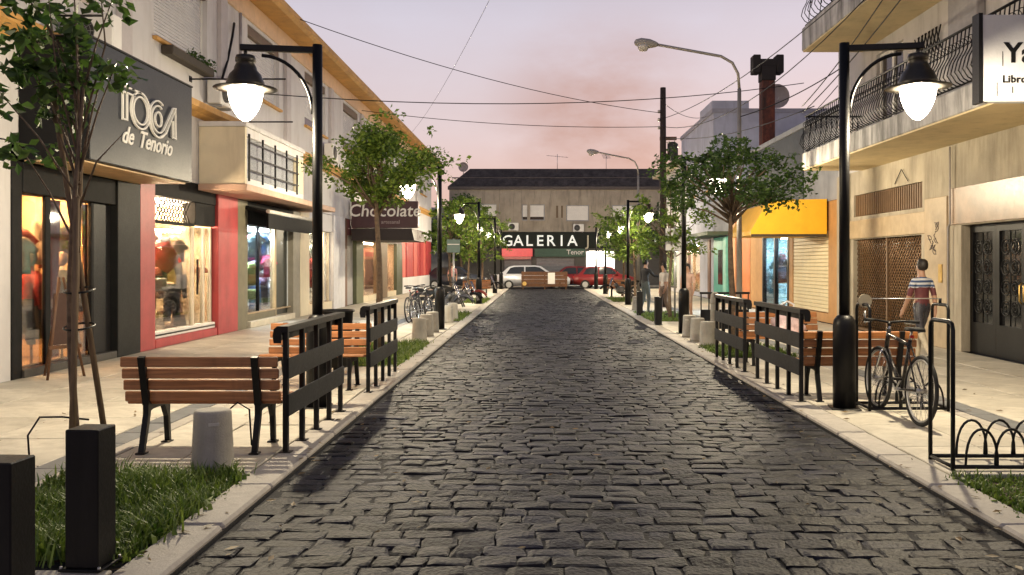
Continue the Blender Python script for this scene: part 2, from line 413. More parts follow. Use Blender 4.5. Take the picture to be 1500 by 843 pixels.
BEDR = [(3.2, 6.75), (15.4, 17.4), (24.6, 29.6), (37, 42)]
sidewalk('left_pavement', 'pale slab pavement along the shops on the left', -1, RL, FL, BEDL)
sidewalk('right_pavement', 'pale slab pavement along the shops on the right', 1, RR, FR, BEDR)

# planting beds with grass
def bed(x0, x1, y0, y1, n, h, label, seed):
    q = random.Random(seed)
    solid('soil', MB().box(x0, x1, y0, y1, -.08, -.012), SOIL, 'bare brown soil of the bed, '+label, 'soil', kind='structure')
    mb = MB()
    for i in range(n):
        x, y = q.uniform(x0-.06, x1+.06)+q.gauss(0, .04), q.uniform(y0-.05, y1+.05)+q.gauss(0, .05); cl = .5+.5*math.sin(x*5.1+seed)*math.sin(y*4.3+seed*2)
        hh = h*q.uniform(.35, 1.2)*(.4+.85*cl); a = q.uniform(0, 2*PI); le = q.uniform(.2, .9)*hh; wd = q.uniform(.004, .008)
        dx, dy = math.cos(a), math.sin(a); px, py = -dy*wd, dx*wd
        if q.random() < .16:     # broad weed leaf
            wd *= 3.2; px *= 3.2; py *= 3.2; hh *= .6
        z0 = -.012
        mb.add([(x-px, y-py, z0), (x+px, y+py, z0), (x+dx*le*.35+px*.8, y+dy*le*.35+py*.8, z0+hh*.6), (x+dx*le*.35-px*.8, y+dy*le*.35-py*.8, z0+hh*.6), (x+dx*le, y+dy*le, z0+hh*q.uniform(.75, 1))],
               [(0, 1, 2, 3), (3, 2, 4)])
    o = link('grass', mesh_of(mb, 'grass', GRASSM, recalc=False)); tag(o, label, 'grass', kind='stuff')
bed(-3.52, -2.3, 4.9, 6.75, 9000, .165, 'thick grass tuft around the black square bollard and young tree', 3)
bed(-3.52, -2.28, 13.95, 17.95, 7000, .13, 'short grass beyond the second left barrier', 5)
bed(-3.52, -2.28, 25.05, 28.95, 3000, .12, 'grass strip under the parked motorcycles', 8)
bed(-3.52, -2.28, 36.05, 40.95, 2000, .12, 'far grass patch under the left street lamp', 9)
bed(3.18, 4.42, 3.3, 6.7, 12000, .075, 'low patchy grass in front of the near right bike rack', 12)
bed(3.18, 4.42, 15.4, 17.35, 3500, .12, 'small grass patch before the concrete bollards on the right', 15)
bed(3.18, 4.42, 24.7, 29.55, 3500, .11, 'grass strip near the man in the dark shirt', 17)
bed(3.18, 4.42, 37.05, 41.95, 2000, .11, 'far grass patch on the right by the orange bench', 19)

# ================================================================== left building
def window_unit(parent, X, y0, y1, z0, z1, s, frac=1.0, shm=SHUT):
    # roller-shuttered window recessed in a wall whose face is at X; s = +1 faces +X
    f = MB(); t = .06; r0, r1 = X-s*.10, X-s*.16
    f.box(r0, r1, y0, y0+t, z0, z1).box(r0, r1, y1-t, y1, z0, z1).box(r0, r1, y0+t, y1-t, z1-t, z1).box(r0, r1, y0+t, y1-t, z0, z0+t)
    wd = part(parent, 'window', f, WHITEP, True)
    part(wd, 'shutter_box', MB().box(X-s*.02, X-s*.15, y0+t*.2, y1-t*.2, z1-.24, z1-.01, .01), mat('brown_box', (.13, .085, .05), .6), True)
    sh = MB(); z = z1-.24; zb = z1-(z1-z0)*frac
    while z > zb+.05: sh.box(X-s*.155, X-s*.125, y0+t, y1-t, z-.062, z-.004, .008); z -= .066
    part(wd, 'shutter', sh, shm, True)
    if frac < .97: part(wd, 'pane', MB().box(X-s*.15, X-s*.145, y0+t, y1-t, z0+t, zb+.05), DGLASS, True)
    part(wd, 'window_sill', MB().box(X-s*.16, X+s*.09, y0-.06, y1+.06, z0-.07, z0-.002, .012), YELLOWT, True)
    part(wd, 'recess_shade_panel', MB().box(X-s*.24, X-s*.19, y0, y1, z0, z1), DKIN, True)  # near-black panel gives the window opening its shade by colour
WY = [11.6, 16.8, 22.2, 27.6, 33.0, 38.4, 43.8, 49.2, 54.4]
lb = thing('shop_building', 'long white two storey building with ochre cornice along the left side', 'building', (FL-3, 31, 0))
holes = [(y, y+2.7, 5.93, 7.62) for y in WY]
part(lb, 'upper_wall', wall_with_holes(MB(), FL-.25, FL, 2.5, 60, 3.32, 7.72, holes), WHITEW, True)
part(lb, 'frieze', MB().box(FL-.25, FL+.06, 2.5, 60, 7.72, 8.2, .015), PEACH, True)
part(lb, 'cornice', MB().prism([(FL-.3, 8.2), (FL+.60, 8.2), (FL+.70, 8.27), (FL+.70, 8.43), (FL-.3, 8.47)], 'y', 2.4, 60.2), YELLOWT, True)
part(lb, 'roof', MB().box(FL-9, FL-.3, 2.5, 60, 8.0, 8.3), GREYW, True)
part(lb, 'ledge', MB().prism([(FL, 4.72), (FL+.14, 4.8), (FL+.30, 4.84), (FL+.30, 4.97), (FL, 5.02)], 'y', 2.5, 60), YELLOWT, True)
part(lb, 'lower_wall', MB().box(FL-.25, FL, 2.5, 12.25, 0, 3.3), WHITEW, True)
part(lb, 'end_wall', MB().box(FL-9, FL-.26, 59.7, 60, 0, 8.0), WHITEW, True)
part(lb, 'back_wall', MB().box(FL-9, FL-8.7, 2.5, 59.6, 0, 8.0), WHITEW, True)
part(lb, 'front_end_wall', MB().box(FL-8.69, FL-.26, 2.5, 2.75, 0, 8.0), WHITEW, True)
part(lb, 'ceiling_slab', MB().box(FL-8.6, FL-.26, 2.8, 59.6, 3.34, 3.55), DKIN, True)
for y in WY:
    window_unit(lb, FL, y, y+2.7, 5.93, 7.62, 1, rnd.choice((1, 1, .93, .8)))
for y in (15.3, 20.1, 25.35, 30.75, 36.1, 41.5, 47, 52.4):
    part(lb, 'pilaster', MB().box(FL, FL+.10, y, y+.42, 5.03, 7.70, .01), mat('lilac_pilaster', (.52, .49, .50), .8, var=.06), True)
part(lb, 'drain_pipe', MB().tube([(FL+.16, 21.2, 7.6), (FL+.16, 21.2, 5.1)], .04), mat('grey_pipe', (.35, .33, .33), .6), True)

def ac_unit(loc, rz, label):
    t = thing('air_conditioner', label, 'air conditioner', loc, rz, 'air conditioner boxes on the walls')
    part(t, 'case', MB().box(-.4, .4, -.15, .15, 0, .56, .02), WHITEP)
    part(t, 'fan_shade_disc', MB().cyl((-.1, -.152, .28), (-.1, -.160, .28), .22, n=24), DKIN)  # flat dark disc on the case paints the shade of a fan opening
    g = MB()
    for k in range(4): g.tube([(-.1+.055*(k+1)*math.cos(a*PI/12), -.168, .28+.055*(k+1)*math.sin(a*PI/12)) for a in range(24)], .004, 4, True)
    for k in range(6): a = k*PI/6; g.cyl((-.1+.22*math.cos(a), -.166, .28+.22*math.sin(a)), (-.1-.22*math.cos(a), -.166, .28-.22*math.sin(a)), .004, n=4)
    part(t, 'fan_grille', g, mat('grille_grey', (.2, .2, .2), .5))
    part(t, 'bracket', MB().box(-.3, -.26, -.14, .2, -.05, -.004).box(.26, .3, -.14, .2, -.05, -.004), ALU)
ac_unit((-6.86, 13.6, 4.86), R(0), 'white air conditioner box standing on top of the grey boutique sign')
ac_unit((-7.08, 19.7, 5.10), R(90), 'white air conditioner box on the ledge left of the lantern')
ac_unit((-7.08, 30.2, 5.10), R(90), 'air conditioner box high on the wall behind the near left lamp pole')
for y_, x1_, z_, lab in ((12.4, -6.1, 5.08, 'thin black rod sticking out of the wall above the boutique sign'), (18.55, -5.3, 5.47, 'long thin black rod sticking out behind the left lantern'), (21.6, -6.0, 5.06, 'short black rod sticking out above the cream bay')):
    t = thing('wall_bracket', lab, 'bracket', (FL, y_, z_))
    part(t, 'rod', MB().cyl((FL, y_, z_), (x1_, y_, z_), .018, n=8), BLACK, True)
    part(t, 'wall_plate', MB().box(FL+.003, FL+.02, y_-.06, y_+.06, z_-.06, z_+.06), BLACK, True)
# hanging planter below the big shuttered window
t = thing('window_box', 'dark planter with green sprigs under the big shuttered window', 'planter', (FL+.1, 18.3, 5.74))
part(t, 'trough', MB().box(FL+.005, FL+.24, 17.1, 19.3, 5.66, 5.84, .02), mat('dark_trough', (.05, .04, .03), .8), True)
def leaf_cloud(mb, c, rad, n, size, q, flat=1.):
    for _ in range(n):
        d = Vector((q.gauss(0, 1), q.gauss(0, 1), q.gauss(0, 1))); d.normalize(); d *= q.random()**.45
        p = Vector((c[0]+d.x*rad, c[1]+d.y*rad, c[2]+d.z*rad*flat))
        a = Vector((q.gauss(0, 1), q.gauss(0, 1), q.gauss(0, .6)-.25)); a.normalize(); b = a.cross(Vector((q.gauss(0, 1), q.gauss(0, 1), q.gauss(0, 1)+.6)))
        if b.length < 1e-3: continue
        b.normalize(); s_ = size*q.uniform(.6, 1.3); u = a.cross(b)*(.12*s_)
        mb.add([p, p+a*s_*.45+b*s_*.28+u, p+a*s_, p+a*s_*.45-b*s_*.28+u], [(0, 1, 2), (0, 2, 3)])
q = random.Random(4); mb = MB()
for k in range(6): leaf_cloud(mb, (FL+.14, 18.2+k*.2, 5.9), .15, 40, .09, q)
part(t, 'foliage', mb, LEAFD, True)

# ---- boutique with the grey box sign
def shop_room(t, y0, y1, z1, depth, wallm, lightm, xface=FL, s=-1, zf=.02, panels=1, lw=.5, lz=None):
    # interior of a shop: back wall, side walls, floor, ceiling with tube lights; s = direction into the building
    xb = xface+s*depth
    part(t, 'back_wall', MB().box(xb, xb+s*.1, y0, y1, zf, z1), wallm, True)
    part(t, 'side_wall', MB().box(xface+s*.12, xb, y0-.06, y0-.002, zf, z1), wallm, True)
    part(t, 'side_wall', MB().box(xface+s*.12, xb, y1+.002, y1+.06, zf, z1), wallm, True)
    part(t, 'shop_floor', MB().box(xface+s*.02, xb, y0, y1, zf-.03, zf), mat('shop_floor', (.42, .30, .18), .3, var=.1), True)
    part(t, 'shop_ceiling', MB().box(xface+s*.12, xb, y0, y1, z1+.002, z1+.05), WHITEP, True)
    for k in range(panels):
        a = y0+(y1-y0)*(k+.2)/panels; b = y0+(y1-y0)*(k+.8)/panels
        part(t, 'ceiling_lamp', MB().box(xface+s*(depth*.35), xface+s*(depth*.35+lw), a, b, (lz or z1)-.06, (lz or z1)-.01), lightm, True)

t = thing('boutique_shopfront', 'black framed boutique front glowing orange under the grey box sign', 'shopfront', (FL, 14.2, 0))
part(t, 'pier', MB().box(FL-.11, FL+.02, 12.25, 12.50, 0, 3.05, .01), BLACKM, True)
part(t, 'pier', MB().box(FL-.3, FL+.06, 15.25, 16.12, 0, 3.05, .01), mat('black_tile', (.012, .013, .013), .6, var=.2, spec=.2), True)
part(t, 'lintel', MB().box(FL-.3, FL+.03, 12.50, 15.25, 2.62, 3.05, .01), BLACKM, True)
part(t, 'mullion', MB().box(FL-.09, FL-.03, 13.18, 13.32, .12, 2.62, .01), BLACKM, True)
part(t, 'mullion', MB().box(FL-.09, FL-.03, 14.52, 14.61, .12, 2.62, .01), BLACKM, True)
part(t, 'door', MB().box(FL-.12, FL-.06, 14.62, 15.25, .12, 2.62, .01), mat('black_door', (.012, .012, .014), .5, spec=.2), True)
part(t, 'threshold', MB().box(FL-.3, FL+.05, 12.50, 15.25, 0, .12, .01), mat('black_sill', (.05, .045, .04), .5), True)
part(t, 'pane', MB().box(FL-.085, FL-.08, 12.50, 13.18, .12, 2.62), GLASS, True)
part(t, 'pane', MB().box(FL-.085, FL-.08, 13.32, 14.52, .12, 2.62), GLASS, True)
part(t, 'soffit', MB().box(FL+.05, FL+.9, 12.5, 16.05, 3.052, 3.075), mat('lit_soffit', (.6, .42, .22), .6), True)  # tan underside of the box sign
shop_room(t, 12.51, 15.24, 2.95, 2.3, WARMW, WARML, panels=2, lw=.6)
# draped red curtains behind the glass
def curtain(y0, y1, lab):
    mb = MB(); n = 14; V = []; F = []
    for j, z in enumerate((2.6, 2.0, 1.35, .7, .16)):
        pinch = (1, .9, .55, .7, .8)[j]
        for i in range(n): u = i/(n-1); V.append((FL-.24+.035*math.sin(u*16), y0+(y1-y0)*(.5+(u-.5)*pinch), z))
    for j in range(4):
        for i in range(n-1): a = j*n+i; F.append([a, a+1, a+n+1, a+n])
    mb.add(V, F, True); solid('curtain', mb, colour(.34, .03, .03), lab, 'curtain', 'red boutique curtains')
curtain(13.62, 13.95, 'red curtain tied back beside the boutique middle post'); curtain(14.62, 14.98, 'long red curtain beside the black boutique door')

def mannequin(loc, rz, label, top, skirt, jacket=None, long=True, group='dressed mannequins and dress forms'):
    t = thing('mannequin', label, 'mannequin', loc, rz, group)
    part(t, 'stand', MB().lathe([(.16, 0), (.16, .02), (.02, .04), (.02, .85)], 14), DWOOD)
    part(t, 'torso', MB().lathe([(.10, .82), (.15, .92), (.12, 1.08), (.165, 1.28), (.17, 1.38), (.10, 1.47), (.05, 1.50), (.045, 1.56)], 16, sx=1, sy=.72), top)
    part(t, 'head', MB().lathe([(.03, 1.56), (.07, 1.60), (.088, 1.68), (.07, 1.76), (.02, 1.79)], 14), mat('mannequin_skin', (.55, .42, .30), .5))
    if skirt:
        z0 = .28 if long else .55
        n = 24; mb = MB(); V = []; F = []
        for j, (r_, z) in enumerate(((.125, 1.06), (.19, .92), (.24, (.92+z0)/2), (.33, z0))):
            for k in range(n): a = 2*PI*k/n; rr = r_*(1+.07*(j/3)*math.sin(a*8)); V.append((rr*math.cos(a), rr*math.sin(a)*.8, z))
        for j in range(3):
            for k in range(n): F.append([j*n+k, j*n+(k+1) % n, (j+1)*n+(k+1) % n, (j+1)*n+k])
        mb.add(V, F, True); part(t, 'skirt', mb, skirt)
    if jacket:
        mb = MB()
        for s in (-1, 1): mb.tube([(s*.16, 0, 1.42), (s*.23, -.02, 1.2), (s*.22, -.08, .92)], [.07, .065, .055], 10)
        mb.lathe([(.18, .86), (.165, 1.08), (.19, 1.3), (.18, 1.42), (.1, 1.49)], 16, sx=1, sy=.8)
        part(t, 'jacket', mb, jacket)
    return t
# the three below stand behind the glass of the boutique, facing the street (+X)
mannequin((FL-.38, 13.42, .02), R(140), 'mannequin in a red jacket in the left boutique pane', colour(.5, .05, .04), colour(.07, .06, .05), colour(.55, .05, .035), False)
mannequin((FL-.4, 14.32, .02), R(140), 'mannequin in a dark green jacket over a white dress', colour(.7, .66, .58), colour(.72, .66, .54), colour(.06, .075, .035))
def garment(kind, loc, M, m, label, size=1., group='clothes hung in the shop windows', name=None):
    S = {'shirt': [(-.13, .30), (-.05, .33), (.05, .33), (.13, .30), (.33, .08), (.24, .0), (.16, .1), (.18, -.36), (-.18, -.36), (-.16, .1), (-.24, .0), (-.33, .08)],
         'trousers': [(-.18, .3), (.18, .3), (.21, -.55), (.06, -.55), (.0, .05), (-.06, -.55), (-.21, -.55)],
         'dress': [(-.12, .4), (-.05, .36), (.05, .36), (.12, .4), (.14, .15), (.11, .0), (.3, -.6), (-.3, -.6), (-.11, .0), (-.14, .15)],
         'bag': [(-.18, .14), (.18, .14), (.21, -.16), (-.21, -.16)], 'shawl': [(-.32, .26), (.05, .34), (.3, -.05), (.02, -.3), (-.26, -.12)]}[kind]
    mb = MB(); mb.puff([(x*size, y*size) for x, y in S], .045*size, Matrix(((0, 0, 1, 0), (1, 0, 0, 0), (0, 1, 0, 0), (0, 0, 0, 1))))
    o = solid(name or {'shirt': 'hanging_shirt', 'trousers': 'hanging_trousers', 'dress': 'hanging_dress', 'bag': 'handbag', 'shawl': 'hanging_shawl'}[kind], mb, m, label, {'bag': 'bag', 'trousers': 'trousers', 'shirt': 'shirt', 'dress': 'dress', 'shawl': 'shawl'}[kind], group, loc=loc, rz=R(-42) if loc[0] < 0 else R(42))
    return o
garment('shirt', (FL-.3, 13.0, 1.75), 0, colour(.7, .6, .5), 'cream shirt hung at the far left edge of the boutique pane', .8)
garment('dress', (FL-1.2, 14.9, 1.45), 0, colour(.45, .25, .12), 'tan dress hung on the back wall of the boutique', .9)
garment('trousers', (FL-.3, 13.08, .85), 0, colour(.05, .04, .04), 'dark trousers hung low in the left boutique pane', .8)
# easel board on the pavement
t = thing('easel', 'brown wooden A frame easel standing outside the boutique', 'easel', (-6.75, 12.55, 0), R(60))
for s in (-1, 1): part(t, 'leg', MB().tube([(s*.27, -.1, 0), (s*.03, .02, 1.42)], .02, 6), DWOOD)
part(t, 'leg', MB().tube([(0, .42, 0), (0, .05, 1.36)], .018, 6), DWOOD)
part(t, 'crossbar', MB().box(-.24, .24, -.09, -.06, .42, .47, .005), DWOOD)
part(t, 'board', MB().add([(-.20, -.075, .48), (.20, -.075, .48), (.11, .0, 1.2), (-.11, .0, 1.2), (-.20, -.055, .48), (.20, -.055, .48), (.11, .02, 1.2), (-.11, .02, 1.2)], [(0, 1, 2, 3), (4, 5, 6, 7), (0, 1, 5, 4), (3, 2, 6, 7), (0, 3, 7, 4), (1, 2, 6, 5)]), mat('chalk_board', (.05, .022, .015), .7))

# ---- box sign TOCA de Tenorio
t = thing('shop_sign', 'large dark grey box sign with white logo lettering over the boutique', 'sign', (FL+.5, 14.25, 3.08))
part(t, 'sign_box', MB().box(FL+.012, -6.3, 12.45, 16.1, 3.08, 4.80, .012), SIGNGREY, True)
part(t, 'end_panel', MB().box(FL+.012, -6.302, 12.425, 12.448, 3.09, 4.79), BLACKM, True)  # black sheet: the shade on this end face is put into its colour
part(t, 'edge_trim', MB().box(FL+.01, -6.285, 12.44, 16.11, 4.80, 4.83, .006), BLACK, True)
def ribbon(mb, pts, wd, x, th=.03):
    # flat raised stroke in the plane X=x along (y,z) points
    P = [Vector((p[0], p[1])) for p in pts]; n = len(P); A = []; B = []
    for i in range(n):
        d = P[min(i+1, n-1)]-P[max(i-1, 0)]; d.normalize(); nn = Vector((-d.y, d.x))*wd/2; A.append(P[i]+nn); B.append(P[i]-nn)
    V = [(x, p.x, p.y) for p in A]+[(x, p.x, p.y) for p in B]+[(x+th, p.x, p.y) for p in A]+[(x+th, p.x, p.y) for p in B]
    F = []
    for i in range(n-1):
        F += [[i, i+1, n+i+1, n+i], [2*n+i, 2*n+i+1, 3*n+i+1, 3*n+i], [i, i+1, 2*n+i+1, 2*n+i], [n+i, n+i+1, 3*n+i+1, 3*n+i]]
    F += [[0, n, 3*n, 2*n], [n-1, 2*n-1, 4*n-1, 3*n-1]]
    mb.add(V, F)
def arc(cy, cz, ry, rz_, a0, a1, n=28): return [(cy+ry*math.cos(R(a0+(a1-a0)*i/n)), cz+rz_*math.sin(R(a0+(a1-a0)*i/n))) for i in range(n+1)]
LX = -6.3+.004
mb = MB()   # T
for dz in (0, -.085): ribbon(mb, [(13.17, 4.30+dz), (13.75-dz*.3, 4.30+dz)], .024, LX)
ribbon(mb, [(13.17, 4.315), (13.17, 4.16)], .023, LX); ribbon(mb, [(13.38, 4.215), (13.38, 3.80)], .024, LX); ribbon(mb, [(13.52, 4.215), (13.52, 3.80)], .024, LX); ribbon(mb, [(13.365, 3.80), (13.535, 3.80)], .023, LX)
part(t, 'letter_t', mb, WHITEP, True)
mb = MB()
for r_ in (.33, .25): ribbon(mb, arc(13.98, 4.02, r_, r_*.86, 0, 360), .026, LX)
ribbon(mb, [(13.66, 4.30), (13.98, 4.305)], .023, LX)
part(t, 'letter_o', mb, WHITEP, True)
mb = MB()
for r_ in (.34, .25): ribbon(mb, arc(14.62, 3.99, r_, r_*.88, 60, 320), .026, LX+.005)
for r_ in (.13,): ribbon(mb, arc(14.62, 3.99, r_, r_*.9, 0, 360), .03, LX+.005)
part(t, 'letter_c', mb, WHITEP, True)
mb = MB()
ribbon(mb, [(14.66, 3.70), (14.90, 3.80), (15.30, 4.28), (15.30, 3.76)], .028, LX+.01); ribbon(mb, [(14.80, 3.84), (15.18, 4.27), (15.30, 4.28)], .024, LX+.015); ribbon(mb, [(15.18, 4.05), (15.18, 3.76), (15.31, 3.76)], .03, LX+.015)
part(t, 'letter_a', mb, WHITEP, True)
for wd_, y_ in (('de', 13.55), ('Tenorio', 14.55)): mb = MB(); text_add(mb, wd_, .38, face_px(LX, y_, 3.45), .012, .004, .42); part(t, 'script_word', mb, WHITEP, True)

# ---- red pillared shop
t = thing('red_shopfront', 'clothing shopfront between two red pillars with lattice transom', 'shopfront', (FL, 18.7, 0))
part(t, 'pillar', MB().box(FL-.17, FL+.05, 16.13, 16.76, 0, 3.3, .012), REDP, True)
part(t, 'pillar', MB().box(FL-.17, FL+.05, 20.05, 21.35, 0, 3.3, .012), REDP, True)
part(t, 'plinth', MB().box(FL-.3, FL+.03, 16.83, 20.04, 0, .17, .012), REDP, True)
part(t, 'window_sill', MB().box(FL-.28, FL-.02, 16.83, 20.04, .172, .30, .01), WHITEP, True)
part(t, 'transom_box', MB().box(FL-.3, FL-.0, 16.83, 20.04, 2.92, 3.3, .01), BLACKM, True)
part(t, 'transom_box', MB().box(FL-.28, FL-.02, 18.9, 20.04, 2.44, 2.918, .01), BLACKM, True)
g = MB()
for k in range(-4, 17):
    y = 16.85+k*.15
    for s in (-1, 1):
        y0, y1 = (y, y+.44) if s > 0 else (y+.44, y)
        za, zb = 2.46, 2.90
        lo, hi = 16.86, 18.88
        if min(y0, y1) < lo or max(y0, y1) > hi: continue
        g.cyl((FL-.10+s*.006, y0, za), (FL-.10+s*.006, y1, zb), .014, n=5)
part(t, 'lattice', g, BLACKM, True)
part(t, 'transom_bar', MB().box(FL-.16, FL-.04, 16.83, 18.9, 2.40, 2.458, .006), BLACKM, True)
FRW = mat('cream_frame', (.70, .64, .52), .5)
for y in (16.83, 18.95, 19.55, 19.97): part(t, 'frame_post', MB().box(FL-.18, FL-.10, y, y+.07, .302, 2.40, .006), FRW, True)
part(t, 'pane', MB().box(FL-.145, FL-.14, 16.9, 18.95, .302, 2.40), GLASS, True)
part(t, 'pane', MB().box(FL-.145, FL-.14, 19.02, 19.55, .302, 2.40), GLASS, True)
part(t, 'pane', MB().box(FL-.145, FL-.14, 19.62, 19.97, .302, 2.40), GLASS, True)
part(t, 'door_handle', MB().cyl((FL-.08, 19.15, .95), (FL-.08, 19.15, 1.7), .02, n=8), BLACKM, True)
shop_room(t, 16.84, 20.03, 2.9, 1.9, mat('cream_interior', (.78, .62, .40), .8, var=.08), WHITEL, panels=2, lw=.5, zf=.25, lz=2.36)
garment('shawl', (FL-.32, 18.15, 1.72), 0, colour(.62, .06, .035), 'red shawl hung high in the red pillar shop window', 1.05)
garment('trousers', (FL-.34, 18.45, .92), 0, colour(.03, .028, .028), 'black trousers hung in the red pillar shop window', .9)
garment('trousers', (FL-.36, 19.0, 1.2), 0, colour(.035, .03, .03), 'black shorts hung right of the black trousers', .6)
garment('shirt', (FL-.5, 19.2, 1.9), 0, colour(.20, .12, .08), 'brown top hung near the door frame', .7)
garment('bag', (FL-.3, 17.72, 1.2), 0, colour(.55, .5, .42), 'pale handbag below the red shawl', .9)
garment('bag', (FL-.32, 18.75, .42), 0, colour(.22, .10, .04), 'brown handbag on the shop window floor', .8)
garment('shirt', (FL-.22, 19.72, 1.4), 0, colour(.35, .12, .06), 'rust red scarf hung in the narrow right pane', .55)
for i, (y, c_) in enumerate(((17.7, (.5, .4, .3)), (18.2, (.12, .06, .03)), (19.1, (.6, .55, .45)))):
    mb = MB().lathe([(.0, .0), (.075, .01), (.085, .05), (.05, .1), (.04, .13)], 12, sx=1.6, sy=.7)
    solid('shoe', mb, colour(*c_), ['tan', 'dark brown', 'cream'][i]+' shoe on the floor of the red pillar shop window', 'shoe', 'shoes in the shop window', loc=(FL-.27, y, .26))

# ---- cream bay with lattice window above
t = thing('bay_window', 'cream projecting bay with barred window above the shop awning', 'bay', (FL+.5, 21.4, 3.2))
part(t, 'slab', MB().box(FL+.01, -6.25, 18.95, 27.2, 3.18, 3.32, .012), mat('pinkish_soffit', (.55, .36, .27), .7), True)
part(t, 'end_panel', MB().box(FL+.01, -6.3, 19.0, 19.12, 3.322, 4.55, .01), CREAM, True)
part(t, 'apron', MB().box(-6.42, -6.3, 19.122, 23.7, 3.322, 3.46, .008), WHITEW, True)
part(t, 'head_beam', MB().box(-6.42, -6.3, 19.122, 23.7, 4.36, 4.55, .008), WHITEW, True)
part(t, 'mullion', MB().box(-6.42, -6.3, 23.1, 23.7, 3.462, 4.358, .008), CREAM, True)
part(t, 'top_slab', MB().box(FL+.01, -6.26, 18.96, 23.75, 4.552, 4.66, .01), WHITEW, True)
part(t, 'far_end_panel', MB().box(FL+.01, -6.44, 23.6, 23.72, 3.322, 4.55), CREAM, True)
part(t, 'pane', MB().box(-6.40, -6.395, 19.13, 23.1, 3.462, 4.358), mat('frosted_pane', (.28, .30, .34), .25, var=.1), True)
for y in (19.2, 20.15, 21.1, 22.05, 23.0): part(t, 'window_bar', MB().box(-6.30, -6.265, y, y+.045, 3.40, 4.42), BLACK, True)
for z in (3.62, 3.92, 4.22): part(t, 'window_bar', MB().box(-6.264, -6.25, 19.15, 23.1, z, z+.03), BLACK, True)

# ---- dark awning shop with cool window
t = thing('dark_awning_shopfront', 'olive framed shopfront with cool lit window and black awning box', 'shopfront', (FL, 24.1, 0))
part(t, 'pier', MB().box(FL-.14, FL+.04, 21.36, 22.10, 0, 3.17, .01), OLIVE, True)
part(t, 'pier', MB().box(FL-.3, FL+.04, 26.2, 26.95, 0, 3.17, .01), mat('grey_pier', (.24, .22, .18), .6), True)
part(t, 'sill', MB().box(FL-.3, FL+.10, 22.16, 26.19, 0, .16, .01), mat('pale_sill', (.6, .55, .45), .6), True)
part(t, 'stall_riser', MB().box(FL-.25, FL-.03, 22.16, 24.7, .162, .36, .01), OLIVE, True)
part(t, 'lintel', MB().box(FL-.3, FL+.02, 22.16, 26.19, 2.6, 3.17, .01), BLACKM, True)
part(t, 'frame_post', MB().box(FL-.2, FL-.06, 24.7, 24.85, .162, 2.6, .008), mat('tan_frame', (.5, .38, .22), .5), True)
part(t, 'frame_post', MB().box(FL-.16, FL-.08, 23.35, 23.4, .362, 2.6), BLACKM, True)
part(t, 'door', MB().box(FL-.2, FL-.14, 24.86, 26.19, .162, 2.6, .01), mat('green_black_door', (.02, .026, .022), .4), True)
part(t, 'pane', MB().box(FL-.125, FL-.12, 22.16, 23.35, .362, 2.6), GLASS, True); part(t, 'pane', MB().box(FL-.125, FL-.12, 23.4, 24.7, .362, 2.6), GLASS, True)
shop_room(t, 22.17, 26.15, 2.58, 1.2, COOLW, COOLL, panels=1, lw=.4, zf=.365)
aw = thing('awning_box', 'rolled black awning box with pale edge over the cool lit window', 'awning', (FL+.4, 24.1, 2.55))
part(aw, 'fabric_valance', MB().prism([(FL+.045, 3.0), (FL+.07, 3.05), (FL+.62, 2.86), (FL+.62, 2.48), (FL+.57, 2.48), (FL+.57, 2.82), (FL+.045, 2.95)], 'y', 21.9, 26.6), BLACKM, True)
part(aw, 'roller', MB().cyl((FL+.62, 21.85, 2.90), (FL+.62, 26.65, 2.90), .05), mat('pale_tube', (.6, .58, .54), .5), True)
pal = [(.62, .66, .72), (.08, .22, .55), (.55, .05, .16), (.10, .10, .16), (.35, .60, .72), (.40, .58, .22), (.62, .14, .30), (.75, .76, .78)]
nm = ['pale grey', 'blue', 'crimson', 'navy', 'light blue', 'lime green', 'pink', 'white']
spots = [(22.45, 2.1, 'shirt', 4), (22.95, 2.15, 'shirt', 7), (23.65, 2.15, 'shirt', 1), (24.25, 2.12, 'shirt', 0), (22.5, 1.35, 'shirt', 5), (23.0, 1.4, 'shirt', 3), (23.75, 1.55, 'shirt', 2), (24.35, 1.6, 'shirt', 6), (23.7, .95, 'trousers', 3), (24.3, .95, 'trousers', 0), (22.6, .8, 'bag', 5), (23.1, .85, 'trousers', 1)]
for i, (y, z, k, c_) in enumerate(spots):
    garment(k, (FL-.3-.08*(i % 3), y+1.15, z), 0, colour(*pal[c_]), nm[c_]+' '+{'shirt': 'top', 'trousers': 'leggings', 'bag': 'bag'}[k]+', '+['upper', 'upper', 'upper', 'upper', 'middle', 'middle', 'middle', 'middle', 'low', 'low', 'lowest', 'low'][i]+' row of the cool lit window', .9)

def pack(shop, x, ys, zs, cols, seed, sizes=(.6, .85), kinds=('shirt', 'dress', 'trousers', 'shirt', 'bag')):
    q = random.Random(seed); names = list(cols); k = 0
    for zi, z in enumerate(zs):
        for y in ys:
            if k >= len(names): return
            kd = 'bag' if z < .6 else kinds[k % len(kinds)]
            garment(kd, (x-q.uniform(0, .12), y+q.uniform(-.1, .1)+.12*(zi % 2), z+q.uniform(-.08, .08)), 0, colour(*cols[names[k]]), names[k]+' '+{'shirt': 'top', 'dress': 'dress', 'trousers': 'trousers', 'bag': 'bag', 'shawl': 'shawl'}[kd]+' hung inside '+shop, q.uniform(*sizes)); k += 1
pack('the black framed boutique', FL-.62, (13.6, 14.05, 14.5, 14.95), (1.95, 1.25, .5), {'coral': (.6, .16, .1), 'ivory': (.7, .64, .5), 'wine red': (.28, .03, .04), 'moss green': (.12, .14, .05), 'black': (.02, .02, .02), 'scarlet': (.6, .05, .03), 'beige': (.5, .4, .27), 'chocolate brown': (.1, .05, .03), 'camel': (.4, .24, .1), 'dark olive': (.07, .07, .03), 'cream': (.68, .6, .45), 'maroon': (.2, .02, .03)}, 51)
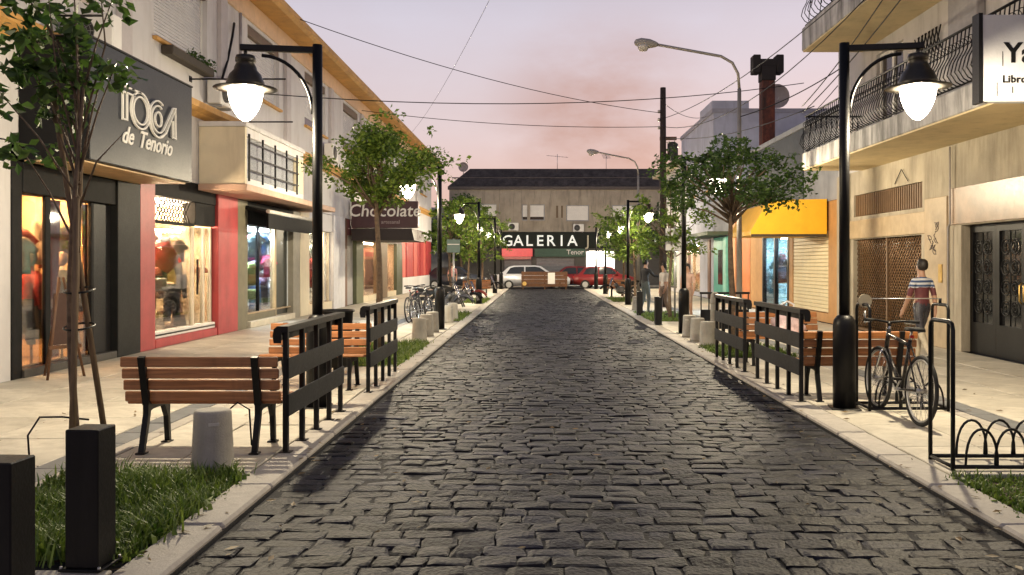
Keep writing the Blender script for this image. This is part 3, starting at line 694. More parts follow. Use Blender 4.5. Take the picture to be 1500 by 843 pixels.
pack('the red pillar shop', FL-.75, (18.6, 19.0, 19.4, 19.8), (2.05, 1.5, .95, .45), {'salmon': (.6, .25, .18), 'off white': (.7, .66, .58), 'charcoal': (.04, .04, .045), 'tan': (.4, .26, .13), 'brick red': (.4, .08, .05), 'jet black': (.015, .015, .015), 'mustard': (.5, .33, .06), 'grey brown': (.2, .15, .11), 'peach': (.65, .4, .27), 'dark brown': (.08, .04, .025), 'sand': (.55, .44, .3), 'rust': (.35, .12, .04), 'ecru': (.62, .55, .42), 'cocoa': (.14, .07, .04)}, 52)
pack('the cool lit shop', FL-.62, (23.6, 24.1, 24.6, 25.1, 25.6), (2.2, 1.7, 1.2, .7), {'sky blue': (.2, .45, .7), 'white': (.75, .77, .8), 'magenta': (.55, .05, .3), 'royal blue': (.05, .12, .5), 'aqua': (.2, .6, .6), 'violet': (.25, .1, .4), 'mint': (.4, .7, .5), 'black striped': (.03, .03, .04), 'fuchsia': (.65, .1, .35), 'turquoise': (.08, .4, .45), 'lilac': (.5, .4, .65), 'denim blue': (.1, .17, .32), 'yellow green': (.45, .55, .12), 'snow white': (.8, .8, .82), 'cherry': (.5, .03, .08)}, 53)
# ---- further shops on the left
t = thing('pale_shopfront', 'pale shopfront with white pilasters beyond the black awning', 'shopfront', (FL, 30, 0))
part(t, 'pier', MB().box(FL-.3, FL+.05, 26.96, 28.0, 0, 3.3, .01), CREAM, True)
part(t, 'pier', MB().box(FL-.3, FL+.08, 31.2, 33.0, 0, 3.31, .01), mat('lilac_white', (.66, .66, .70), .7, var=.07, stain=(.4, .4, .4), stain_amt=.4), True)
part(t, 'lintel', MB().box(FL-.3, FL+.02, 28.01, 31.19, 2.7, 3.3, .01), WHITEW, True)
part(t, 'sill', MB().box(FL-.3, FL+.02, 28.01, 31.19, 0, .3, .01), CREAM, True)
for y in (28.02, 29.6, 30.4, 31.12): part(t, 'frame_post', MB().box(FL-.18, FL-.08, y, y+.07, .302, 2.7), FRW, True)
part(t, 'pane', MB().box(FL-.125, FL-.12, 28.09, 29.6, .302, 2.7), GLASS, True); part(t, 'pane', MB().box(FL-.125, FL-.12, 29.67, 30.4, .302, 2.7), GLASS, True); part(t, 'pane', MB().box(FL-.125, FL-.12, 30.47, 31.12, .302, 2.7), GLASS, True)
shop_room(t, 28.02, 31.18, 2.68, 1.3, COOLW, WHITEL, panels=1, lw=.4, zf=.305)
garment('dress', (FL-.4, 29.7, 1.4), 0, colour(.5, .06, .05), 'red dress behind the near left lamp pole', 1)
garment('shirt', (FL-.4, 30.1, 1.9), 0, colour(.45, .6, .65), 'pale blue shirt behind the near left lamp pole', 1)
t = thing('chocolate_shopfront', 'warm lit chocolate shop front beneath the maroon sign', 'shopfront', (FL, 38, 0))
part(t, 'pier', MB().box(FL-.3, FL+.03, 33.01, 33.6, 0, 3.3), mat('brown_pier', (.15, .07, .045), .6), True)
part(t, 'grey_door', MB().box(FL-.2, FL-.1, 33.61, 35.2, 0, 2.7), mat('grey_door', (.36, .35, .36), .6), True)
part(t, 'pier', MB().box(FL-.3, FL+.05, 35.21, 36.6, 0, 3.3), mat('green_pier', (.12, .13, .07), .6), True)
part(t, 'lintel', MB().box(FL-.3, FL+.02, 33.61, 35.2, 2.7, 3.3), mat('maroon_lintel', (.12, .035, .04), .6), True)
part(t, 'lintel', MB().box(FL-.3, FL+.02, 36.61, 47.0, 2.6, 3.3), mat('dark_lintel', (.05, .03, .03), .6), True)
part(t, 'pier', MB().box(FL-.3, FL+.05, 40.6, 42.4, 0, 2.6), mat('brown_pier2', (.2, .13, .07), .6), True)
part(t, 'pier', MB().box(FL-.3, FL+.05, 45.2, 47.0, 0, 2.6), mat('green_door', (.05, .06, .03), .5), True)
part(t, 'sill', MB().box(FL-.3, FL+.02, 36.61, 40.59, 0, .25), CREAM, True); part(t, 'sill', MB().box(FL-.3, FL+.02, 42.41, 45.19, 0, .25), CREAM, True)
part(t, 'pane', MB().box(FL-.125, FL-.12, 36.61, 40.59, .252, 2.6), GLASS, True); part(t, 'pane', MB().box(FL-.125, FL-.12, 42.41, 45.19, .252, 2.6), GLASS, True)
shop_room(t, 36.62, 45.18, 2.58, 1.6, mat('peach_interior', (.75, .50, .33), .8), WHITEL, panels=3, lw=.4, zf=.255)
for k, (y, z0) in enumerate(((37.2, .3), (38.6, .3), (43.2, .3))):
    t2 = thing('display_shelf', ['near', 'middle', 'far'][k]+' wooden display shelf with boxes in the chocolate shop', 'shelf', (FL-.9, y, .26))
    for z in (.3, .75, 1.2, 1.65): part(t2, 'shelf_board', MB().box(-.18, .18, -.5, .5, z, z+.03), DWOOD)
    for s in (-1, 1): part(t2, 'side_panel', MB().box(-.18, .18, s*.52-.015, s*.52+.015, 0, 1.9), DWOOD)
    for z in (.33, .78, 1.23, 1.68):
        for j in range(4): part(t2, 'box', MB().box(-.1, .12, -.45+j*.23, -.28+j*.23, z+.002, z+rnd.uniform(.12, .25), .01), colour(*rnd.choice([(.5, .08, .05), (.6, .45, .2), (.2, .08, .03), (.65, .6, .5)])))
sg = thing('chocolate_sign', 'maroon sign reading chocolate above a dark canopy over the pavement', 'sign', (-6.0, 34.2, 2.6))
MAR = mat('maroon_board', (.055, .018, .026), .5, var=.15)
part(sg, 'board', MB().box(FL+.09, -4.65, 34.0, 34.4, 2.98, 4.0, .015), MAR, True)
part(sg, 'canopy', MB().prism([(FL+.09, 2.96), (-4.9, 2.96), (-4.8, 2.5), (FL+.09, 2.5)], 'y', 34.05, 37.5), mat('canopy_black', (.02, .012, .013), .6), True)
mb = MB(); text_add(mb, 'Chocolate', .66, face_cam(-5.93, 33.99, 3.42), .008, .006, .12); part(sg, 'lettering', mb, WHITEP, True)
mb = MB(); text_add(mb, 'artesanal', .2, face_cam(-5.7, 33.99, 3.14), .005); part(sg, 'small_lettering', mb, mat('dim_letter', (.35, .3, .3), .5), True)
t = thing('red_shopfront_far', 'far red painted shopfront above a low white wall', 'shopfront', (FL, 53, 0)); t.name = 'painted_shopfront'; ORG[t.name] = Vector((FL, 53, 0))
part(t, 'low_wall', MB().box(FL-.3, FL+.06, 47.01, 59.9, 0, .85), WHITEW, True)
part(t, 'lintel', MB().box(FL-.3, FL+.04, 47.01, 59.9, 3.05, 3.3), WHITEW, True)
for k in range(9):
    a = 47.05+k*1.42; part(t, 'panel', MB().box(FL-.2, FL+(.05 if k % 2 else .0), a, a+1.40, .86, 3.04), REDP if k % 3 else mat('pale_red', (.55, .12, .1), .6), True)

# ================================================================== right side buildings
SLATB = mat('brown_louvre', (.16, .095, .05), .5)
b = thing('corner_building', 'beige apartment building with two iron railed balconies on the right', 'building', (FR+3, 14, 0))
hs = [(12.6, 16.3, 0, 2.32), (18.0, 21.9, 0, 2.2), (17.95, 21.85, 2.75, 3.28)]
part(b, 'lower_wall', wall_with_holes(MB(), FR, FR+.35, 3, 23, 0, 3.86, hs), STUCCO, True)
part(b, 'upper_wall', wall_with_holes(MB(), FR, FR+.35, 3, 23, 3.862, 11, [(9.2, 11.2, 4.27, 6.5), (18.9, 20.4, 4.27, 6.4)]), mat('grey_lilac_plaster', (.52, .50, .50), .8, var=.1, scale=1.3, stain=(.25, .23, .22), stain_amt=.6), True)
part(b, 'far_end_wall', MB().box(FR+.36, FR+9, 22.7, 23, 0, 11), GREYW, True)
part(b, 'near_end_wall', MB().box(FR+.36, FR+9, 3, 3.3, 0, 11), GREYW, True)
part(b, 'roof', MB().box(FR-.1, FR+9.1, 2.9, 23.1, 11.002, 11.2), GREYW, True)
part(b, 'stone_band', MB().box(FR-.03, FR-.002, 3.2, 16.75, 2.34, 3.02, .006), MARBLE, True)
part(b, 'stone_pier', MB().box(FR-.05, FR-.002, 16.78, 17.75, 0, 2.9, .01), BEIGES, True)
part(b, 'stone_pier', MB().box(FR-.05, FR-.002, 22.1, 22.98, 0, 3.84, .01), STUCCO, True)
part(b, 'stone_lintel', MB().box(FR-.04, FR-.003, 17.76, 22.09, 2.22, 2.66, .01), BEIGES, True)
part(b, 'plinth', MB().box(FR-.04, FR-.003, 3.2, 12.55, 0, .5, .01), MARBLE, True)
lv = MB()
for k in range(34): lv.box(FR+.03, FR+.12, 18.0+k*.114, 18.06+k*.114, 2.76, 3.27)
part(b, 'louvre', lv, SLATB, True); part(b, 'louvre_back', MB().box(FR+.14, FR+.2, 17.96, 21.84, 2.76, 3.27), DKIN, True)
# lattice roller shutter over a dark shop window
g = MB(); st_ = .13
y = 18.0-2.2
while y < 21.9:
    for s in (1, -1):
        a = [y, 0.06] if s > 0 else [y, 2.19]; e = [y+2.13, 2.19] if s > 0 else [y+2.13, .06]
        (y0, z0), (y1, z1) = a, e
        if y0 < 18.02: f = (18.02-y0)/(y1-y0); z0 += (z1-z0)*f; y0 = 18.02
        if y1 > 21.88: f = (21.88-y0)/(y1-y0); z1 = z0+(z1-z0)*f; y1 = 21.88
        if y1-y0 > .05: g.cyl((FR+.10+s*.008, y0, z0), (FR+.10+s*.008, y1, z1), .013, n=4)
    y += st_
part(b, 'lattice_shutter', g, mat('brown_lattice', (.20, .11, .05), .42, .3), True)
part(b, 'shutter_rail', MB().box(FR+.06, FR+.15, 18.0, 21.9, .0, .06).box(FR+.05, FR+.15, 19.9, 19.97, .062, 2.19), SLATB, True)
part(b, 'shop_pane', MB().box(FR+.24, FR+.27, 18.0, 21.9, 0, 2.2), mat('dark_window', (.03, .022, .016), .12, bump=0), True)
# entrance doors with scroll ironwork
for k in range(4):
    y0 = 12.6+k*.925; y1 = y0+.92
    dr_ = part(b, 'door', MB().box(FR+.16, FR+.22, y0, y0+.11, 0, 2.3).box(FR+.16, FR+.22, y1-.11, y1, 0, 2.3).box(FR+.16, FR+.22, y0+.11, y1-.11, 0, .55).box(FR+.16, FR+.22, y0+.11, y1-.11, 2.18, 2.3), BLACK, True)
    part(dr_, 'pane', MB().box(FR+.21, FR+.215, y0+.11, y1-.11, .55, 2.18), mat('door_glass', (.03, .03, .03), .08, bump=0), True)
    iw = MB(); cy_ = (y0+y1)/2
    for zc in (.85, 1.2, 1.55, 1.9):
        for s in (-1, 1):
            for fl in (-1, 1):
                iw.tube([(FR+.17, cy_+s*(.16-.13*(t_/20))*math.cos(t_*.42)*1.0+s*.14, zc+fl*(.15-.12*(t_/20))*math.sin(t_*.42)) for t_ in range(20)], .010, 5)
    iw.cyl((FR+.17, cy_, .56), (FR+.17, cy_, 2.17), .012, n=5)
    part(dr_, 'ironwork', iw, BLACK, True)
    if k in (1, 2): part(dr_, 'handle', MB().tube([(FR+.15, y1-.06 if k == 1 else y0+.06, .95), (FR+.10, y1-.06 if k == 1 else y0+.06, 1.0), (FR+.10, y1-.06 if k == 1 else y0+.06, 1.25), (FR+.15, y1-.06 if k == 1 else y0+.06, 1.3)], .014), mat('brass', (.5, .33, .1), .35, .9), True)
part(b, 'intercom', MB().box(FR-.065, FR-.052, 16.95, 17.1, 1.25, 1.6), mat('brass', (.5, .33, .1), .35, .9), True)
# scribbled graffiti on the stone pier, conduit and meter box
q = random.Random(9); g = MB()
for k in range(7):
    y, z = 16.95+q.random()*.6, 1.75+q.random()*.75; g.tube([(FR-.056, y+.09*math.sin(t_*1.1+k)*q.uniform(.6, 1.2), z+.07*math.cos(t_*.8+k*2)+.012*t_) for t_ in range(9)], .006, 4)
part(b, 'graffiti', g, mat('grey_ink', (.10, .08, .08), .6), True)
part(b, 'conduit', MB().tube([(FR-.07, 16.68, 0), (FR-.07, 16.68, 2.3), (FR-.07, 16.60, 2.36), (FR-.07, 16.60, 3.8)], .018, 6), mat('grey_pipe', (.35, .33, .33), .6), True)
part(b, 'meter_box', MB().box(FR-.13, FR-.004, 11.9, 12.4, 1.0, 1.7, .012), mat('meter_grey', (.3, .3, .29), .5), True)
part(b, 'hung_wire', MB().tube([(FR-.02, 18.6, 3.34), (FR-.04, 18.9, 3.62), (FR-.02, 19.3, 3.34)], .010, 4), BLACK, True)
# balconies
SOFF = mat('cream_soffit', (.66, .53, .30), .75, var=.1, scale=1.2, stain=(.35, .27, .15), stain_amt=.5)
FASC = mat('stained_fascia', (.46, .45, .45), .85, var=.2, scale=2, stain=(.07, .068, .065), stain_amt=.92, st0=.42)
rail_mesh = {}
def bar_mesh(h, key):
    if key not in rail_mesh:
        mb = MB().tube([(0, 0, 0), (-.09, 0, .05), (-.17, 0, .17), (-.13, 0, .33), (-.04, 0, .5), (0, 0, h)], .0105, 5)
        mb.tube([(-.03+.05*math.cos(a*.7), .03*math.sin(a*.35), .62+.06*math.sin(a*.7)) for a in range(10)], .007, 4)
        rail_mesh[key] = mesh_of(mb, 'rail_bar', BLACK)
    return rail_mesh[key]
def balcony(z0, z1, ya, yb, step):
    fa = part(b, 'balcony', MB().box(6.3, FR-.002, ya, yb, z0+.03, z1, .015), FASC, True)
    part(fa, 'soffit', MB().box(6.32, FR-.004, ya+.02, yb-.02, z0, z0+.028), SOFF, True)
    part(fa, 'top_rail', MB().tube([(6.37, ya, z1+.88), (6.37, yb-.06, z1+.88), (FR-.02, yb-.06, z1+.88)], .022, 8), BLACK, True)
    part(fa, 'bottom_rail', MB().tube([(6.37, ya, z1+.06), (6.37, yb-.06, z1+.06), (FR-.02, yb-.06, z1+.06)], .016, 6), BLACK, True)
    o0 = ORG[b.name]; y = ya+.05
    while y < yb-.1:
        o = link('rail_bar', bar_mesh(.84, 'x'), fa, (6.37-o0.x, y-o0.y, z1+.05-o0.z)); y += step
    x = 6.5
    while x < FR-.05:
        o = link('rail_bar', bar_mesh(.84, 'x'), fa, (x-o0.x, yb-.06-o0.y, z1+.05-o0.z)); o.rotation_euler = (0, 0, R(-90)); x += step
    if ya < 6: part(fa, 'drip', MB().box(6.295, 6.299, ya, yb, z0+.04, z0+.10), FASC, True)
balcony(3.84, 4.25, 8.2, 21.3, .125)
balcony(6.68, 7.25, 8.2, 21.3, .25)
# balcony door and window
for (y0, y1, z0, z1) in ((9.2, 11.2, 4.27, 6.5), (18.9, 20.4, 4.27, 6.4)):
    f = part(b, 'balcony_door', MB().box(FR+.08, FR+.16, y0, y0+.09, z0, z1).box(FR+.08, FR+.16, y1-.09, y1, z0, z1).box(FR+.08, FR+.16, (y0+y1)/2-.05, (y0+y1)/2+.05, z0, z1).box(FR+.085, FR+.155, y0+.09, y1-.09, z1-.09, z1), WHITEP, True)
    part(f, 'pane', MB().box(FR+.12, FR+.125, y0+.09, y1-.09, z0, z1-.09), mat('dark_window', (.03, .022, .016), .12), True)
    part(f, 'room_shade_panel', MB().box(FR+.25, FR+.3, y0, y1, z0, z1), DKIN, True)  # near-black sheet behind the pane, its colour standing in for unlit depth
part(b, 'wall_pilaster', MB().box(FR-.16, FR-.002, 15.4, 16.5, 4.26, 6.66, .02), mat('grey_lilac_dark', (.30, .29, .31), .8), True)
g = MB()
for k in range(7):
    g.cyl((FR-.05, 17.0+k*.16, 5.75), (FR-.05, 17.24+k*.16, 6.2), .014, n=5); g.cyl((FR-.06, 17.24+k*.16, 5.75), (FR-.06, 17.0+k*.16, 6.2), .014, n=5)
part(b, 'wall_lattice', g, BLACK, True)
# blade sign
t = thing('blade_sign', 'white bookshop blade sign with black letters hung off the right balcony', 'sign', (5.8, 10.9, 3.6))
BSG = mat('dirty_white_board', (.55, .56, .60), .5, var=.08, scale=2, stain=(.35, .35, .38), stain_amt=.5)
part(t, 'board', MB().box(5.42, 6.14, 10.85, 11.0, 3.60, 4.66, .006), BSG, True)
part(t, 'frame_edge', MB().box(5.37, 5.419, 10.84, 11.01, 3.58, 4.68), BLACK, True)
mb = MB(); text_add(mb, 'Ya', .34, face_cam(5.69, 10.846, 4.08), .004, .008, align='LEFT'); part(t, 'lettering', mb, BLACK, True)
mb = MB(); text_add(mb, 'Libros', .125, face_cam(5.66, 10.846, 3.83), .003, .003, align='LEFT', spacing=1.1); part(t, 'small_lettering', mb, BLACK, True)
mb = MB()
for x, z, h in ((5.66, 4.03, .18), (5.59, 3.66, .17), (5.78, 3.70, .08)): mb.box(x, x+.006, 10.844, 10.8485, z, z+h)
part(t, 'thin_rules', mb, BLACK, True)
part(t, 'bracket', MB().box(6.142, 6.38, 10.9, 10.95, 4.52, 4.56).box(6.142, 6.35, 10.9, 10.95, 3.9, 3.94), BLACK, True)

# ---- awning building
b2 = thing('awning_building', 'low building with dark upper front behind the yellow awning', 'building', (FR+3, 28, 0))
X2 = FR+.10
part(b2, 'lower_wall', wall_with_holes(MB(), X2, X2+.3, 23.05, 33, 0, 3.3, [(24.1, 27.5, .25, 2.5), (27.9, 31.2, .1, 2.55)]), mat('ochre_wall', (.48, .26, .10), .7, var=.1), True)
part(b2, 'upper_wall', MB().box(X2-.04, X2+.3, 23.05, 26.2, 3.302, 5.6), GREYW, True)
part(b2, 'upper_wall', MB().box(X2-.07, X2+.3, 26.202, 33, 3.302, 5.6), DARKW, True)
part(b2, 'roof', MB().box(X2-.12, X2+8, 23.05, 33, 5.602, 5.75), GREYW, True)
sh = MB(); z = .27
while z < 2.48: sh.box(X2+.02, X2+.06, 24.12, 27.48, z, z+.10, .012); z += .105
part(b2, 'pale_roller_shutter', sh, mat('cream_shutter', (.72, .62, .40), .55, var=.06), True)
for y in (27.9, 29.5, 31.05): part(b2, 'window_post', MB().box(X2-.02, X2+.1, y, y+.15, .1, 2.55), BLACK, True)
part(b2, 'pane', MB().box(X2+.04, X2+.045, 28.05, 31.05, .1, 2.55), GLASS, True)
shop_room(b2, 27.95, 31.15, 2.5, 1.3, mat('blue_interior', (.30, .55, .62), .8), COOLL, xface=X2, s=1, zf=.1, lw=.35)
for i, (y, z, c_, k) in enumerate(((28.4, 1.7, (.12, .3, .4), 'dress'), (29.1, 1.5, (.5, .6, .62), 'shirt'), (30.1, 1.6, (.05, .06, .09), 'dress'), (30.7, 1.4, (.2, .45, .5), 'shirt'))):
    garment(k, (X2+.4, y, z), 0, colour(*c_), ['teal dress nearest in', 'pale blouse in', 'black dress in', 'blue green blouse farthest in']['0123'.index(str(i))]+' the window below the yellow awning', 1.1)
t = thing('awning', 'yellow canvas awning projecting over the right pavement', 'awning', (6.6, 26.5, 2.4))
V = [(5.72, 2.38), (5.72, 2.50), (6.12, 3.2), (6.5, 3.33), (X2-.075, 3.36), (X2-.075, 2.38)]
part(t, 'canvas', MB().prism(V, 'y', 24.0, 26.6), YCANVAS, True)
part(t, 'valance_edge', MB().box(5.73, X2-.08, 23.985, 23.998, 2.34, 2.41), mat('dark_trim', (.05, .035, .02), .7), True)

# ---- orange and teal low building
b3 = thing('painted_building', 'low building painted orange and teal beyond the yellow awning', 'building', (FR+3, 36.5, 0))
part(b3, 'orange_wall', MB().box(X2, X2+.3, 33.05, 36.6, 0, 3.6), ORANGEM, True)
part(b3, 'orange_pilaster', MB().box(X2-.12, X2-.003, 35.0, 35.9, 0, 3.4), mat('pale_orange', (.62, .32, .16), .6), True)
part(b3, 'teal_wall', MB().box(X2+.01, X2+.3, 36.602, 40, 0, 2.75), TEALM, True)
part(b3, 'teal_pilaster', MB().box(X2-.1, X2-.003, 36.9, 37.5, 0, 2.7), mat('pale_teal', (.22, .52, .45), .5), True)
part(b3, 'teal_window', MB().box(X2-.02, X2+.008, 38.0, 38.9, .7, 2.2), mat('dark_window', (.03, .022, .016), .12), True)
part(b3, 'canopy', MB().box(X2-.9, X2+.005, 36.8, 43.0, 2.80, 2.95), mat('canopy_green', (.06, .09, .06), .6), True)
part(b3, 'upper_wall', MB().box(X2+.02, X2+.3, 36.602, 40, 2.96, 4.2), GREYW, True)
part(b3, 'upper_wall', MB().box(X2+.02, X2+.3, 33.05, 36.6, 3.602, 4.2), GREYW, True)
part(b3, 'roof', MB().box(X2-.05, X2+8, 33.05, 40, 4.202, 4.35), GREYW, True)
# ---- tall bluish building
b4 = thing('tall_house', 'tall bluish white rendered house with flat parapet on the right', 'building', (FR+4, 44, 0))
part(b4, 'front_wall', wall_with_holes(MB(), X2, X2+.3, 40.02, 49, 0, 8.4, [(41, 42.2, 5, 6.8), (44, 45.2, 5, 6.8), (46.8, 48, 5, 6.8), (43.4, 48.2, .2, 2.6)]), BLUEW, True)
part(b4, 'side_wall', MB().box(X2+.302, X2+7, 40.02, 40.3, 0, 8.4), BLUEW, True)
part(b4, 'parapet', MB().box(X2-.06, X2+7.05, 39.98, 49.05, 8.402, 8.6), mat('parapet_grey', (.33, .33, .38), .8), True)
part(b4, 'parapet_block', MB().box(X2-.06, X2+1.6, 40.0, 43.0, 8.602, 8.95), BLUEW, True)
for y in (41, 44, 46.8): window_unit(b4, X2, y, y+1.2, 5, 6.8, -1, 1)
part(b4, 'shop_pane', MB().box(X2+.1, X2+.105, 43.4, 48.2, .2, 2.6), GLASS, True)
shop_room(b4, 43.45, 48.15, 2.6, 1.5, mat('cream_interior', (.78, .62, .40), .8), WHITEL, xface=X2, s=1, zf=.2, lw=.3)
for y in (40.6, 46): part(b4, 'door_pier', MB().box(X2-.06, X2-.002, y, y+.5, 0, 2.7), mat('brown_pier', (.15, .07, .045), .6), True)
b5 = thing('pitched_roof_house', 'white house with dark tiled pitched roof at the far right', 'building', (FR+4, 53, 0))
part(b5, 'front_wall', wall_with_holes(MB(), X2-.1, X2+.2, 49.07, 57, 0, 7.0, [(50, 51.3, 4.2, 6), (53, 54.3, 4.2, 6), (50, 55.5, .2, 2.6)]), WHITEW, True)
part(b5, 'cornice', MB().prism([(X2-.55, 7.05), (X2-.55, 7.25), (X2+.2, 7.35), (X2+.2, 7.0), (X2-.1, 7.0)], 'y', 49.07, 57.3), CREAM, True)
part(b5, 'roof', MB().prism([(X2-.4, 7.27), (X2+2.4, 9.0), (X2+5, 7.4)], 'y', 49.1, 57.2), mat('dark_tiles', (.045, .035, .035), .8, var=.3, scale=20), True)
part(b5, 'shop_pane', MB().box(X2, X2+.005, 50, 55.5, .2, 2.6), GLASS, True)
shop_room(b5, 50.05, 55.45, 2.6, 1.5, mat('green_interior', (.45, .62, .30), .8), WHITEL, xface=X2-.1, s=1, zf=.2, lw=.3)
for y in (50, 53): window_unit(b5, X2-.1, y, y+1.3, 4.2, 6, -1, 1)
# chimney with T cap, dish
t = thing('chimney', 'tall brick red chimney stack with black T shaped cap', 'chimney', (9.75, 38, 4.35))
part(t, 'stack', MB().box(9.48, 10.02, 37.7, 38.3, 4.352, 9.4, .02), mat('chimney_red', (.13, .035, .02), .85, var=.35, scale=8, stain=(.02, .014, .012), stain_amt=.9, st0=.4), True)
part(t, 'flue', MB().box(9.45, 10.05, 37.67, 38.33, 9.402, 10.0, .02), mat('soot', (.02, .016, .015), .9), True)
part(t, 'cap', MB().box(9.15, 10.35, 37.72, 38.28, 10.002, 10.32, .02).box(9.1, 9.42, 37.7, 38.3, 9.72, 10.5, .03).box(10.08, 10.4, 37.7, 38.3, 9.72, 10.5, .03), mat('soot', (.02, .016, .015), .9), True)
def dish(loc, label, d, sgn):
    t = thing('satellite_dish', label, 'satellite dish', loc)
    V = []; F = []; n = 18; mb = MB()
    for j in range(5):
        for k in range(n): a = 2*PI*k/n; r_ = d/2*j/4; V.append((r_*math.cos(a), -.25*r_*r_/d*2, r_*math.sin(a)+.55))
    for j in range(4):
        for k in range(n): F.append([j*n+k, j*n+(k+1) % n, (j+1)*n+(k+1) % n, (j+1)*n+k])
    mb.add(V, F, True); rf = part(t, 'reflector', mb, mat('dish_grey', (.3, .26, .25), .5))
    part(t, 'mast', MB().tube([(0, .05, 0), (0, .05, .55)], .025, 6), ALU); part(t, 'feed_arm', MB().tube([(0, 0, .25), (0, -.35, .45)], .012, 5), ALU)
dish((10.6, 36.4, 4.36), 'grey satellite dish on the low roof beside the chimney', 1.1, 1)
# raise that dish's mast to the parapet line
bpy.data.objects['satellite_dish'].location = (10.75, 40.2, 8.62)

# ================================================================== gallery building across the end
GY = 66.0
def swap(mb): mb.v = [(q_, p, r_) for p, q_, r_ in mb.v]; return mb
e = thing('gallery_building', 'weathered grey gallery building with dark roof closing the street', 'building', (1, GY+4, 0))
wins = [(-4.75, -2.95, 4.85, 6.05), (-1.3, .4, 4.8, 6.0), (2.0, 3.7, 4.75, 5.95), (5.4, 7.1, 4.75, 5.95), (9, 10.7, 4.75, 5.95)]
GST = mat('gallery_stucco', (.34, .30, .245), .85, var=.18, scale=.9, bump=.15, stain=(.10, .09, .08), stain_amt=.75)
wl = swap(wall_with_holes(MB(), GY, GY+.3, -6.7, 14, 3.95, 7.1, wins)); part(e, 'wall', wl, GST, True)
part(e, 'eave_band', MB().box(-6.8, 14, GY-.12, GY+.3, 7.102, 7.32), mat('eave_dark', (.10, .085, .08), .8), True)
rf = MB().add([(-6.8, GY-.1, 7.322), (14, GY-.1, 7.322), (14, GY+1.9, 8.85), (-5.3, GY+1.9, 8.85), (-6.8, GY+6, 7.322), (14, GY+6, 7.322), (14, GY+4, 8.85), (-5.3, GY+4, 8.85)], [(0, 1, 2, 3), (4, 5, 6, 7), (3, 2, 6, 7), (0, 3, 7, 4), (1, 2, 6, 5)])
part(e, 'roof', rf, mat('roof_slate', (.075, .066, .062), .9, var=.35, scale=1.6, bump=.2, stain=(.03, .027, .026), stain_amt=.8, st0=.42, spec=.2), True)
part(e, 'roof_rib', MB().box(-6.6, 14, GY+.85, GY+.92, 8.02, 8.10), mat('eave_dark', (.10, .085, .08), .8), True)
for x in (-3.2, -.9, 1.4, 4.6, 8): part(e, 'wall_rib', MB().box(x, x+.22, GY-.05, GY-.003, 3.96, 7.1), GST, True)
part(e, 'side_wall', MB().box(-6.7, -6.4, GY+.302, GY+6, 0, 7.1), GST, True)
for (x0, x1, z0, z1) in wins:
    f = part(e, 'window', MB().box(x0, x0+.07, GY+.06, GY+.14, z0, z1).box(x1-.07, x1, GY+.06, GY+.14, z0, z1).box(x0+.07, x1-.07, GY+.06, GY+.14, z1-.07, z1).box(x0+.07, x1-.07, GY+.06, GY+.14, z0, z0+.07), GREYW, True)
    s_ = MB(); z = z0+(.28 if x0 < 1 else .08)
    while z < z1-.1: s_.box(x0+.07, x1-.07, GY+.07, GY+.11, z, z+.085, .012); z += .09
    part(f, 'shutter', s_, WHITEP, True); part(f, 'pane', MB().box(x0+.07, x1-.07, GY+.13, GY+.14, z0+.07, z1-.07), mat('dark_window', (.03, .022, .016), .12), True)
    part(f, 'window_sill', MB().box(x0-.1, x1+.1, GY-.08, GY+.05, z0-.1, z0-.002), GST, True)
part(e, 'narrow_grille', MB().box(1.25, 1.45, GY-.04, GY-.003, 5.0, 5.9).box(1.55, 1.75, GY-.04, GY-.003, 5.0, 5.9), mat('brown_box', (.13, .085, .05), .6), True)
part(e, 'sign_band', MB().box(-6.6, 14, GY-.25, GY+.2, 2.72, 3.948), mat('sign_dark_green', (.010, .014, .012), .6, spec=.2), True)
part(e, 'green_board', MB().box(-.35, 3.4, GY-.32, GY-.1, 2.1, 2.71), mat('board_green', (.02, .07, .045), .5), True)
part(e, 'ground_floor', swap(wall_with_holes(MB(), GY-.02, GY+.25, -6.6, 14, 0, 2.718, [(3.5, 5.6, 0, 2.5), (-2.6, -.6, .0, 2.0), (-.2, 2.6, 0, 2.0)])), mat('dark_ground_floor', (.09, .085, .08), .7), True)
for (x0, x1) in ((-2.6, -.6), (-.2, 2.6)):
    s_ = MB(); z = .02
    while z < 1.98: s_.box(x0, x1, GY+.08, GY+.13, z, z+.10, .015); z += .105
    part(e, 'roller_shutter', s_, mat('grey_shutter', (.16, .17, .19), .5), True)
part(e, 'portal_back', MB().box(3.4, 5.7, GY+1.6, GY+1.7, 0, 2.6), WHITEP, True)
part(e, 'portal_side', MB().box(3.42, 3.498, GY+.26, GY+1.6, 0, 2.6).box(5.602, 5.68, GY+.26, GY+1.6, 0, 2.6), WHITEP, True)
part(e, 'portal_lamp', MB().box(3.7, 5.4, GY+.4, GY+1.3, 2.5, 2.56), emitter('portal_tube', (1, .92, .78), 60), True)
LET = mat('sign_letter', (.80, .84, .80), .5, var=.03, bump=0, emit=.42)
for k, ch in enumerate('GALERIA'):
    mb = MB(); text_add(mb, ch, 1.12, face_cam(-2.35+k*.80, GY-.30, 2.92), .05, .012); part(e, 'letter', mb, LET, True)
for k, ch in enumerate('JSO'):
    mb = MB(); text_add(mb, ch, 1.12, face_cam(3.6+k*.95, GY-.30, 2.92), .05, .0); part(e, 'letter', mb, mat('dim_sign_letter', (.55, .52, .38), .5), True)
for k, ch in enumerate('KO'):
    mb = MB(); text_add(mb, ch, 1.12, face_cam(8.0+k*.95, GY-.30, 2.92), .05, .012); part(e, 'letter', mb, LET, True)
mb = MB(); text_add(mb, 'Tenor', .5, face_cam(2.65, GY-.345, 2.28), .012, .004); part(e, 'small_lettering', mb, WHITEP, True)
